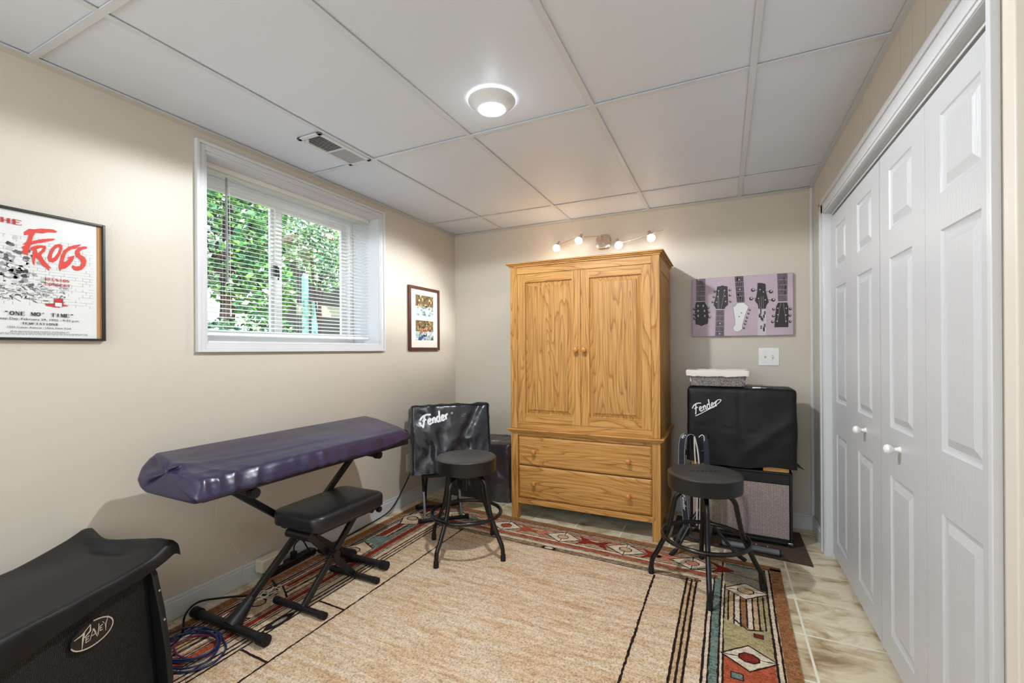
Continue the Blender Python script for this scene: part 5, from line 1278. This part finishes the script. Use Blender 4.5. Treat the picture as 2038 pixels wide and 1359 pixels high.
# ------------------------------------------------------------------ things on the walls
def build_wall_items():
    # poster, on the left wall
    y0, y1, z0, z1 = .548, .921, 1.246, 1.707; xf = XL+.014
    t = thing('framed_poster', 'black framed concert poster with red brush lettering on the window wall', 'poster', (XL, (y0+y1)/2, (z0+z1)/2))
    cy_, cz_ = (y0+y1)/2, (z0+z1)/2; fw = .009
    mb = MB()
    for b in ((y0, y0+fw, z0, z1), (y1-fw, y1, z0, z1), (y0+fw, y1-fw, z0, z0+fw), (y0+fw, y1-fw, z1-fw, z1)): mb.box(0, .020, b[0]-cy_, b[1]-cy_, b[2]-cz_, b[3]-cz_)
    mb.build('frame', M_blackframe, t, bevel=.0015)
    MB().box(.001, .008, y0+fw-cy_, y1-fw-cy_, z0+fw-cz_, z1-fw-cz_).build('backing', M_cardboard, t)
    a = Art(lambda y, z, d: (.0085+d, y-cy_, z-cz_), .00012)
    a.k = 24
    red = mk('poster_red', rgb(214, 58, 44), .5); red2 = mk('poster_dark_red', rgb(190, 44, 46), .5); ink = mk('poster_ink', rgb(44, 46, 50), .5); g1 = mk('poster_grey', rgb(150, 152, 154), .5); g2 = mk('poster_dark_grey', rgb(92, 94, 98), .5); g3 = mk('poster_light_grey', rgb(196, 198, 199), .5)
    a.rect(y0+fw, z0+fw, y1-fw-.016, z1-fw, M_paper, layer=1)
    # brick wall drawing
    random.seed(11)
    for r in range(23):
        z = 1.612-.0105*r; x = .555+(.008 if r % 2 else 0)
        if 1.40 < z or r > 10:
            pass
        segs = [(.56, .885)]
        for s0, s1 in segs:
            u = s0
            while u < s1:
                l_ = random.uniform(.02, .07)
                if random.random() < .72: a.line([(u, z), (min(s1, u+l_), z)], .0007, g1 if r < 12 else g2, layer=2)
                u += l_+random.uniform(0, .01)
        u = .56+(r % 2)*.010
        while u < .88:
            if random.random() < .45: a.line([(u, z), (u, z-.0105)], .0009, g2, layer=2)
            u += .021
    # dense shading left of the small pot and around the rubble
    for k in range(150):
        u = random.uniform(.60, .80); z = 1.385+random.uniform(0, .16)*(1-(u-.60)/.30); 
        a.rect(u, z, u+random.uniform(.004, .015), z+random.uniform(.002, .006), random.choice((g1, g2, g3, g1)), layer=3+k % 3)
    for k in range(60):
        u = random.uniform(.60, .735); z = random.uniform(1.382, 1.44)
        a.line([(u, z), (u+random.uniform(-.012, .012), z+random.uniform(0, .014)), (u+random.uniform(0, .02), z+random.uniform(-.006, .01))], .0016, random.choice((ink, g2, M_paper)), layer=7+k % 3)
    for k in range(90):   # dark draped rubble, no figure
        u = random.gauss(.665, .028); z = random.gauss(1.50, .038)
        q = [(u+random.uniform(.004, .012)*math.cos(2*PI*j/6), z+random.uniform(.003, .010)*math.sin(2*PI*j/6)) for j in range(6)]
        a.poly(q, random.choice((g2, ink, g1, M_paper, g3, M_paper)), layer=10+k % 6)
    # brush lettering traced on the poster plane
    def px(p, ox=0, oy=0): q = at(p[0]/4.943, 410+p[1]/4.943, x=XL+.009); return (q.y, q.z)
    F = [(232, 255), (262, 238), (275, 225), (330, 228), (400, 222), (490, 226), (525, 232), (565, 252), (540, 262), (470, 258), (420, 268), (345, 262), (322, 300), (312, 345), (380, 330), (450, 322), (510, 320), (548, 325), (520, 338), (470, 348), (400, 362), (330, 372), (300, 385), (282, 440), (268, 500), (262, 470), (245, 480), (205, 455), (228, 430), (212, 405), (245, 385), (222, 375), (262, 350), (275, 305), (280, 280), (240, 290)]
    Rr = [(300, 410), (330, 392), (400, 385), (445, 392), (455, 412), (438, 448), (400, 480), (430, 530), (470, 575), (505, 612), (480, 608), (485, 640), (450, 608), (420, 590), (385, 545), (355, 500), (345, 520), (335, 590), (318, 560), (312, 500), (325, 440), (302, 430)]
    Rh = [(360, 425), (400, 412), (418, 418), (400, 440), (368, 462)]
    O = [(478, 470), (500, 420), (535, 385), (580, 372), (612, 385), (612, 425), (590, 480), (560, 530), (520, 558), (482, 545), (465, 510)]
    Oh = [(512, 475), (540, 425), (570, 405), (580, 418), (562, 465), (530, 505), (508, 515)]
    G = [(600, 490), (625, 440), (670, 400), (730, 385), (800, 376), (770, 398), (745, 420), (700, 425), (655, 455), (632, 510), (622, 550), (650, 545), (675, 518), (655, 515), (690, 495), (735, 485), (715, 540), (680, 585), (640, 615), (600, 622), (590, 640), (575, 605), (588, 540)]
    S = [(740, 440), (770, 405), (820, 398), (855, 400), (850, 420), (810, 428), (780, 450), (790, 480), (830, 500), (850, 540), (838, 590), (800, 630), (760, 636), (725, 630), (705, 600), (712, 580), (745, 595), (785, 590), (800, 560), (785, 525), (750, 500), (738, 470)]
    for g_ in (F, Rr, O, G, S): a.poly([px(p) for p in g_], red, layer=18, sub=.004, jit=.0005)
    for g_ in (Rh, Oh): a.poly([px(p) for p in g_], M_paper, layer=19, sub=.004, jit=.0003)
    serif_text(a, 'THE', .606, .692, 1.650, .017, red2)
    for w_, s0, s1, z in (('REUNION', .746, .815, 1.4655), ('CONCERT', .746, .818, 1.4475)): serif_text(a, w_, s0, s1, z, .0095, red2)
    serif_text(a, '"ONE MO\' TIME"', .643, .828, 1.333, .013, ink)
    a.text('Leap Day, February 29, 1992 - 9:30 p.m.', .735, 1.3175, .0105, ink, .215, .01)
    serif_text(a, 'TEMPTATIONS', .686, .782, 1.3015, .0075, ink)
    a.text('1256 Culver Avenue - Utica, New York', .735, 1.2885, .0085, ink, .168, .01)
    a.text('$8.00 ADVANCE SALE TICKETS AVAILABLE AT', .735, 1.2745, .006, ink, .155, .01)
    for z in (1.2705, 1.2665):
        u = .60
        while u < .86: l_ = random.uniform(.003, .012); a.line([(u, z), (u+l_, z)], .0016, g2, layer=4); u += l_+.002
    a.poly([(.752, 1.372), (.745, 1.380), (.770, 1.383), (.772, 1.400), (.794, 1.402), (.797, 1.381), (.812, 1.377), (.790, 1.373), (.785, 1.368), (.775, 1.369)], red2, layer=20, sub=.004, jit=.0004)
    a.rect(.773, 1.372, .793, 1.386, M_paper, layer=21); a.line([(.773, 1.371), (.772, 1.403), (.794, 1.404), (.793, 1.371)], .0014, ink, layer=22); a.line([(.785, 1.400), (.793, 1.415)], .0016, ink, layer=22)
    a.build('print', t)
    # double photo frame
    y0, y1, z0, z1 = 2.830, 3.243, 1.203, 1.721; cy_, cz_ = (y0+y1)/2, (z0+z1)/2; fw = .024
    t = thing('framed_photographs', 'narrow mahogany frame holding two rafting photographs near the corner', 'picture', (XL, cy_, cz_))
    mb = MB()
    for b in ((y0, y0+fw, z0, z1), (y1-fw, y1, z0, z1), (y0+fw, y1-fw, z0, z0+fw), (y0+fw, y1-fw, z1-fw, z1)): mb.box(0, .020, b[0]-cy_, b[1]-cy_, b[2]-cz_, b[3]-cz_)
    mb.build('frame', M_brownframe, t, bevel=.002)
    MB().box(.001, .010, y0+fw-cy_, y1-fw-cy_, z0+fw-cz_, z1-fw-cz_).build('mount', M_mat_white, t)
    random.seed(5)
    C = {k: mk('photo_'+k, rgb(*v), .4) for k, v in dict(rock=(112, 92, 62), gold=(176, 140, 88), dark=(58, 50, 38), water=(176, 192, 196), foam=(222, 228, 228), deep=(112, 138, 142), red=(168, 74, 62), skin=(214, 158, 116), blue=(50, 98, 150), navy=(34, 44, 66), yel=(222, 200, 130), green=(92, 104, 60)).items()}
    for (pz0, pz1, kind) in ((1.480, 1.655, 0), (1.286, 1.448, 1)):
        py0, py1 = 2.918, 3.160
        a = Art(lambda y, z, d: (.0102+d, y-cy_, z-cz_), .0001); Hh = pz1-pz0
        a.rect(py0, pz0, py1, pz1, C['water'], layer=1); sp = .48 if kind == 0 else .45
        def blot(n, ya, yb, za, zb, cols, r0, r1, l, slope=0, stretch=1):
            for k in range(n):
                u, v = random.uniform(ya, yb), random.uniform(za, zb); r = random.uniform(r0, r1)
                y = py0+(py1-py0)*u; z = pz0+Hh*(v+slope*(u-.5))
                q = [(min(py1, max(py0, y+stretch*r*math.cos(2*PI*j/7)*random.uniform(.6, 1.2))), min(pz1, max(pz0, z+r*math.sin(2*PI*j/7)*random.uniform(.6, 1.2)))) for j in range(7)]
                a.poly(q, C[random.choice(cols)], layer=l+k % 8)
        a.rect(py0, pz0+Hh*sp, py1, pz1, C['rock'], layer=2)
        blot(70, 0, 1, sp+.02, 1, ['gold', 'dark', 'rock', 'dark', 'yel' if kind == 0 else 'gold', 'green'], .004, .014, 3)
        blot(50, 0, 1, 0, sp-.02, ['foam', 'deep', 'water', 'foam', 'deep'], .003, .010, 3, 0, 2.4)
        if kind == 0: blot(26, .1, .85, .45, .58, ['red', 'dark', 'skin', 'navy', 'yel'], .003, .009, 12)
        else:
            blot(20, .55, 1, .45, .8, ['foam', 'yel', 'green'], .004, .012, 11)
            blot(30, .22, .80, .42, .58, ['red', 'skin', 'red', 'dark', 'skin'], .004, .010, 20, .28)
            blot(14, .2, .62, .20, .30, ['navy', 'navy', 'blue'], .006, .010, 30, .3); blot(10, .16, .42, .10, .20, ['blue'], .006, .012, 40, .3, 1.8)
        a.build('photograph', t)
    # guitar canvas
    x0, x1, z0, z1 = -.205, .421, 1.290, 1.706; cx_, cz_ = (x0+x1)/2, (z0+z1)/2; dep = .030
    t = thing('canvas_print', 'lilac canvas print of five guitar headstocks on the back wall', 'picture', (cx_, YB, cz_))
    M_lil = mk('canvas_lilac', rgb(190, 172, 186), .6, vary=(4, .14), bump=(300, .1))
    MB().box(x0-cx_, x1-cx_, -dep, 0, z0-cz_, z1-cz_).build('canvas', M_lil, t, bevel=.003)
    a = Art(lambda x, z, d: (x-cx_, -dep-.0003-d, z-cz_), .0002)
    def q(p): v = at(1350+p[0]/8.152, 530+p[1]/8.152, y=YB-dep); return (min(x1-.001, max(x0+.001, v.x)), min(z1-.001, max(z0+.001, v.z)))
    dk = mk('art_black', rgb(44, 38, 38), .5); fb = mk('art_fretboard', rgb(84, 70, 82), .5); fd = mk('art_fret_dark', rgb(58, 46, 52), .5); wh = mk('art_white', rgb(226, 228, 226), .5); lt = mk('art_light', rgb(206, 196, 208), .5)
    def neck(tl, tr, br_, bl, m_, frets, strings, dots=()):
        P = lambda u, v: (tl[0]*(1-u)*(1-v)+tr[0]*u*(1-v)+br_[0]*u*v+bl[0]*(1-u)*v, tl[1]*(1-u)*(1-v)+tr[1]*u*(1-v)+br_[1]*u*v+bl[1]*(1-u)*v)
        a.poly([q(tl), q(tr), q(br_), q(bl)], m_, layer=1)
        random.seed(int(tl[0]))
        for k in range(14):
            u = random.random()*.8; v = random.random()*.85; a.poly([q(P(u, v)), q(P(u+.2, v)), q(P(u+.2, v+.12)), q(P(u, v+.12))], random.choice((fd, fd, fb)), layer=2)
        for v in frets: a.line([q(P(0, v)), q(P(1, v))], .0012, lt, layer=4)
        for k in range(strings): u = (k+.7)/(strings+.4); a.line([q(P(u, 0)), q(P(u, 1))], .0009, lt, layer=5)
        for u, v in dots: c = q(P(u, v)); a.disc(c[0], c[1], .0035, wh, layer=6)
    neck((290, 200), (440, 195), (435, 575), (292, 575), fb, (.30, .55, .75), 6, ((.25, .06),))
    neck((612, 705), (745, 705), (742, 1128), (598, 1128), fb, (.23, .43, .64, .83), 6, ((.5, .52), (.5, .92)))
    neck((915, 165), (1052, 158), (1075, 580), (950, 585), fd, (.22, .40, .58, .76), 4, ((.5, .13), (.5, .5)))
    neck((1298, 650), (1418, 650), (1430, 1122), (1285, 1120), lt, (.28, .50, .72, .9), 4, ((.5, .6), (.5, .97)))
    neck((1605, 118), (1770, 112), (1768, 575), (1618, 578), fb, (.22, .40, .57, .76), 6)
    H1 = [(285, 580), (430, 575), (440, 600), (465, 640), (478, 700), (490, 800), (485, 880), (480, 930), (430, 945), (375, 970), (330, 950), (280, 940), (275, 860), (268, 760), (275, 640)]
    H2 = [(630, 330), (690, 318), (720, 308), (745, 318), (795, 325), (800, 400), (805, 500), (808, 620), (785, 645), (760, 665), (748, 695), (612, 695), (595, 660), (572, 630), (590, 560), (610, 480), (620, 400)]
    H3 = [(950, 600), (1000, 590), (1070, 590), (1100, 620), (1140, 650), (1120, 700), (1085, 800), (1060, 880), (1040, 960), (1040, 1010), (1000, 1050), (950, 1062), (905, 1045), (885, 1000), (900, 970), (920, 950), (915, 850), (900, 750), (888, 665), (925, 640)]
    H4 = [(1285, 270), (1350, 270), (1415, 285), (1420, 400), (1445, 500), (1467, 580), (1430, 630), (1415, 690), (1300, 690), (1290, 620), (1240, 560), (1262, 500), (1280, 400)]
    H5 = [(1615, 590), (1765, 585), (1785, 650), (1788, 800), (1785, 985), (1560, 988), (1562, 900), (1575, 760), (1588, 650)]
    for h_, m_ in ((H1, dk), (H2, dk), (H3, wh), (H4, dk), (H5, dk)): a.poly([q(p) for p in h_], m_, layer=7)
    a.line([q(p) for p in H3], .0016, dk, layer=8, closed=True)
    for p0, p1 in (((288, 570), (430, 568)), ((610, 700), (750, 700)), ((1615, 575), (1768, 572))): a.line([q(p0), q(p1)], .003, wh, layer=9)
    def peg(x, y, r=16, m_=dk): c = q((x, y)); k = r/8.152*.0031; a.disc(c[0], c[1], k, m_, layer=9); a.disc(c[0]+k*.2, c[1]+k*.3, k*.45, lt, layer=10)
    for x, y in ((262, 690), (262, 780), (265, 845), (485, 670), (495, 740), (505, 820)): peg(x, y, 26)
    for x, y in ((595, 408), (578, 495), (560, 580), (835, 385), (838, 470), (845, 570)): peg(x, y, 22)
    for x, y in ((1160, 705), (1140, 765), (1118, 830), (1100, 885), (1085, 935), (1065, 1000)): peg(x, y, 20)
    for x, y in ((1210, 385), (1180, 525), (1500, 410), (1540, 545)): peg(x, y, 32)
    for x, y in ((1545, 695), (1540, 805), (1530, 900), (1815, 690), (1808, 795), (1815, 895)): peg(x, y, 24)
    for p0, p1 in (((1210, 385), (1285, 385)), ((1180, 525), (1265, 520)), ((1420, 410), (1500, 410)), ((1450, 545), (1540, 545))): a.line([q(p0), q(p1)], .003, dk, layer=8)
    for x, y in ((320, 640), (320, 720), (322, 800), (405, 640), (425, 720), (430, 800)): c = q((x, y)); a.rect(c[0]-.004, c[1]-.008, c[0]+.004, c[1]+.006, lt, layer=11)
    for x, y in ((655, 395), (640, 490), (620, 580), (750, 390), (757, 483), (768, 570), (1325, 378), (1380, 415), (1300, 520), (1410, 545), (1615, 680), (1615, 785), (1605, 890), (1750, 680), (1745, 790), (1745, 890), (985, 815), (1025, 755)):
        c = q((x, y)); a.disc(c[0], c[1], .0035, wh if y not in (815, 755) else dk, layer=12)
    for s_ in (((655, 400), (660, 695)), ((640, 495), (640, 695)), ((750, 395), (692, 695)), ((1345, 490), (1350, 690)), ((1375, 480), (1380, 690)), ((1310, 540), (1325, 690)), ((1605, 890), (1660, 600)), ((1745, 890), (1705, 600))): a.line([q(s_[0]), q(s_[1])], .0011, lt, layer=11)
    a.build('artwork', t)
    # switch plate and outlet
    t = thing('light_switch', 'white double toggle switch plate under the guitar canvas', 'light switch', (.279, YB, 1.145))
    MB().box(-.0625, .0625, -.006, 0, -.061, .061).build('plate', M_white, t, bevel=.003)
    for x, d in ((-.022, 1), (.022, -1)):
        o = MB().box(x-.006, x+.006, -.0075, -.005, -.013, .013).build('toggle_slot', M_ivory, t)
        MB().bar((x, -.006, 0), (x, -.016, .007*d), .007, .008).build('toggle', M_white, o, bevel=.001)
    for x in (-.022, .022):
        for z in (.031, -.031): MB().lathe([(.003, 0), (.003, .001)], 10, 0, Matrix.Translation((x, -.006, z)) @ Matrix.Rotation(PI/2, 4, 'X')).build('screw', M_chrome, t)
    t = thing('wall_outlet', 'white electrical outlet low on the window wall behind the tilted amplifier', 'outlet', (XL, 2.836, .32))
    MB().box(0, .006, -.036, .036, -.068, .068).build('plate', M_white, t, bevel=.003)
    for z in (-.022, .022): MB().box(.005, .0075, -.016, .016, z-.014, z+.014).build('socket', M_ivory, t, bevel=.002)
build_wall_items()

# ------------------------------------------------------------------ power strip, adapters and cables
def build_cables():
    p = thing('power_strip', 'black power strip on the rug edge along the window wall', 'power strip', (-2.190, 1.735, .0), math.radians(4))
    MB().box(-.025, .025, -.17, .15, .010, .042).build('housing', M_black, p, bevel=.004)
    for y in (.0, .045, .09): MB().box(-.012, .012, y-.014, y+.014, .0415, .0435).build('socket', M_rubber, p)
    q = tag(MB().box(-2.226, -2.168, 1.540, 1.665, .045, .112).build('power_adapter', M_ivory, bevel=.006), 'pale boxy adapter plugged into the black power strip', 'adapter')
    k = thing('power_plug', 'black plug with a looped cord standing in the power strip', 'plug', (-2.19, 1.745, .0435))
    MB().box(-.014, .014, -.014, .014, 0, .035).build('plug_body', M_rubber, k, bevel=.004)
    MB().tube(smooth_path([(0, 0, .035), (0, .005, .065), (0, .035, .085), (0, .065, .065), (.01, .085, .02), (.03, .11, -.028)], 6), .004, 8).build('cord', M_rubber, k)
    def cable(name, pts, r, m_, lab, cat='cable', closed=False):
        return tag(MB().tube(smooth_path(pts, 8, closed), r, 8, closed=closed).build(name, m_, smooth=70), lab, cat)
    R1 = RUG+.006
    cable('power_cable', [(-2.20, 2.83, .325), (-2.205, 2.80, .25), (-2.215, 2.70, .125), (-2.21, 2.60, .05), (-2.205, 2.50, .022), (-2.21, 2.30, .007), (-2.20, 2.10, .007), (-2.195, 1.92, .012), (-2.19, 1.885, .025)], .0045, M_rubber, 'black power cable running from the tilted amplifier to the strip')
    cable('floor_cable', [(-2.02, 1.03, R1), (-2.06, 1.10, R1), (-2.145, 1.16, R1+.03), (-2.19, 1.24, R1+.035), (-2.165, 1.33, R1+.015), (-2.09, 1.42, R1), (-1.99, 1.48, R1), (-2.05, 1.53, R1), (-2.12, 1.56, R1)], .0045, M_rubber, 'black cable arching off the speaker beside the baseboard')
    cable('thin_wire', [(-1.99, 1.30, .640), (-2.03, 1.30, .60), (-2.16, 1.31, .50), (-2.180, 1.32, .40), (-2.178, 1.325, .375), (-2.16, 1.385, .26), (-2.15, 1.425, .15), (-2.155, 1.405, .06), (-2.13, 1.38, R1), (-2.09, 1.42, R1), (-2.16, 1.50, R1), (-2.20, 1.56, .05)], .0014, mk('pale_wire', rgb(196, 186, 160), .5), 'thin pale wire hanging from the keyboard down the wall')
    cw = mk('white_cord', rgb(226, 220, 206), .5)
    pts = []
    for i in range(26):
        a = i*.9; pts.append((-2.02+.055*math.cos(a)*(.6+.4*math.sin(i*1.7)), 1.455+.085*math.sin(a*.83)*(.7+.3*math.cos(i)), R1+.004+.003*(i % 3)))
    cable('tangled_cord', pts, .0018, cw, 'tangle of thin white cord lying on the rug under the stand')
    cb = mk('blue_cable', rgb(26, 44, 88), .35); cr = mk('purple_cable', rgb(110, 30, 84), .35)
    for (cx_, cy_, r, m_, lab, sd, turns) in ((-1.940, 1.060, .118, cb, 'coiled dark blue audio cable on the rug beside the speaker', 1, 3.3), (-1.925, 1.075, .088, cr, 'purple cable coiled inside the blue one on the rug', 4, 1.6)):
        pts = []; n = int(turns*10)
        for i in range(n):
            a = 2*PI*i/10+sd; rr = r*(1+.20*noise.noise(Vector((i*.35, sd, 0))))
            pts.append((cx_+rr*1.12*math.cos(a)+.018*math.sin(i*.21), cy_+rr*.80*math.sin(a)+.012*math.cos(i*.3), R1+.0035+.0016*(i/3.3)))
        cable('audio_cable', pts, .0038, m_, lab)
    cable('audio_cable', [(-1.86, 1.15, R1), (-1.80, 1.12, R1), (-1.765, 1.05, R1), (-1.80, .985, R1), (-1.87, .955, R1), (-1.93, .97, R1), (-1.99, .99, R1)], .0038, cb, 'loose outer loop of blue cable on the rug')
build_cables()
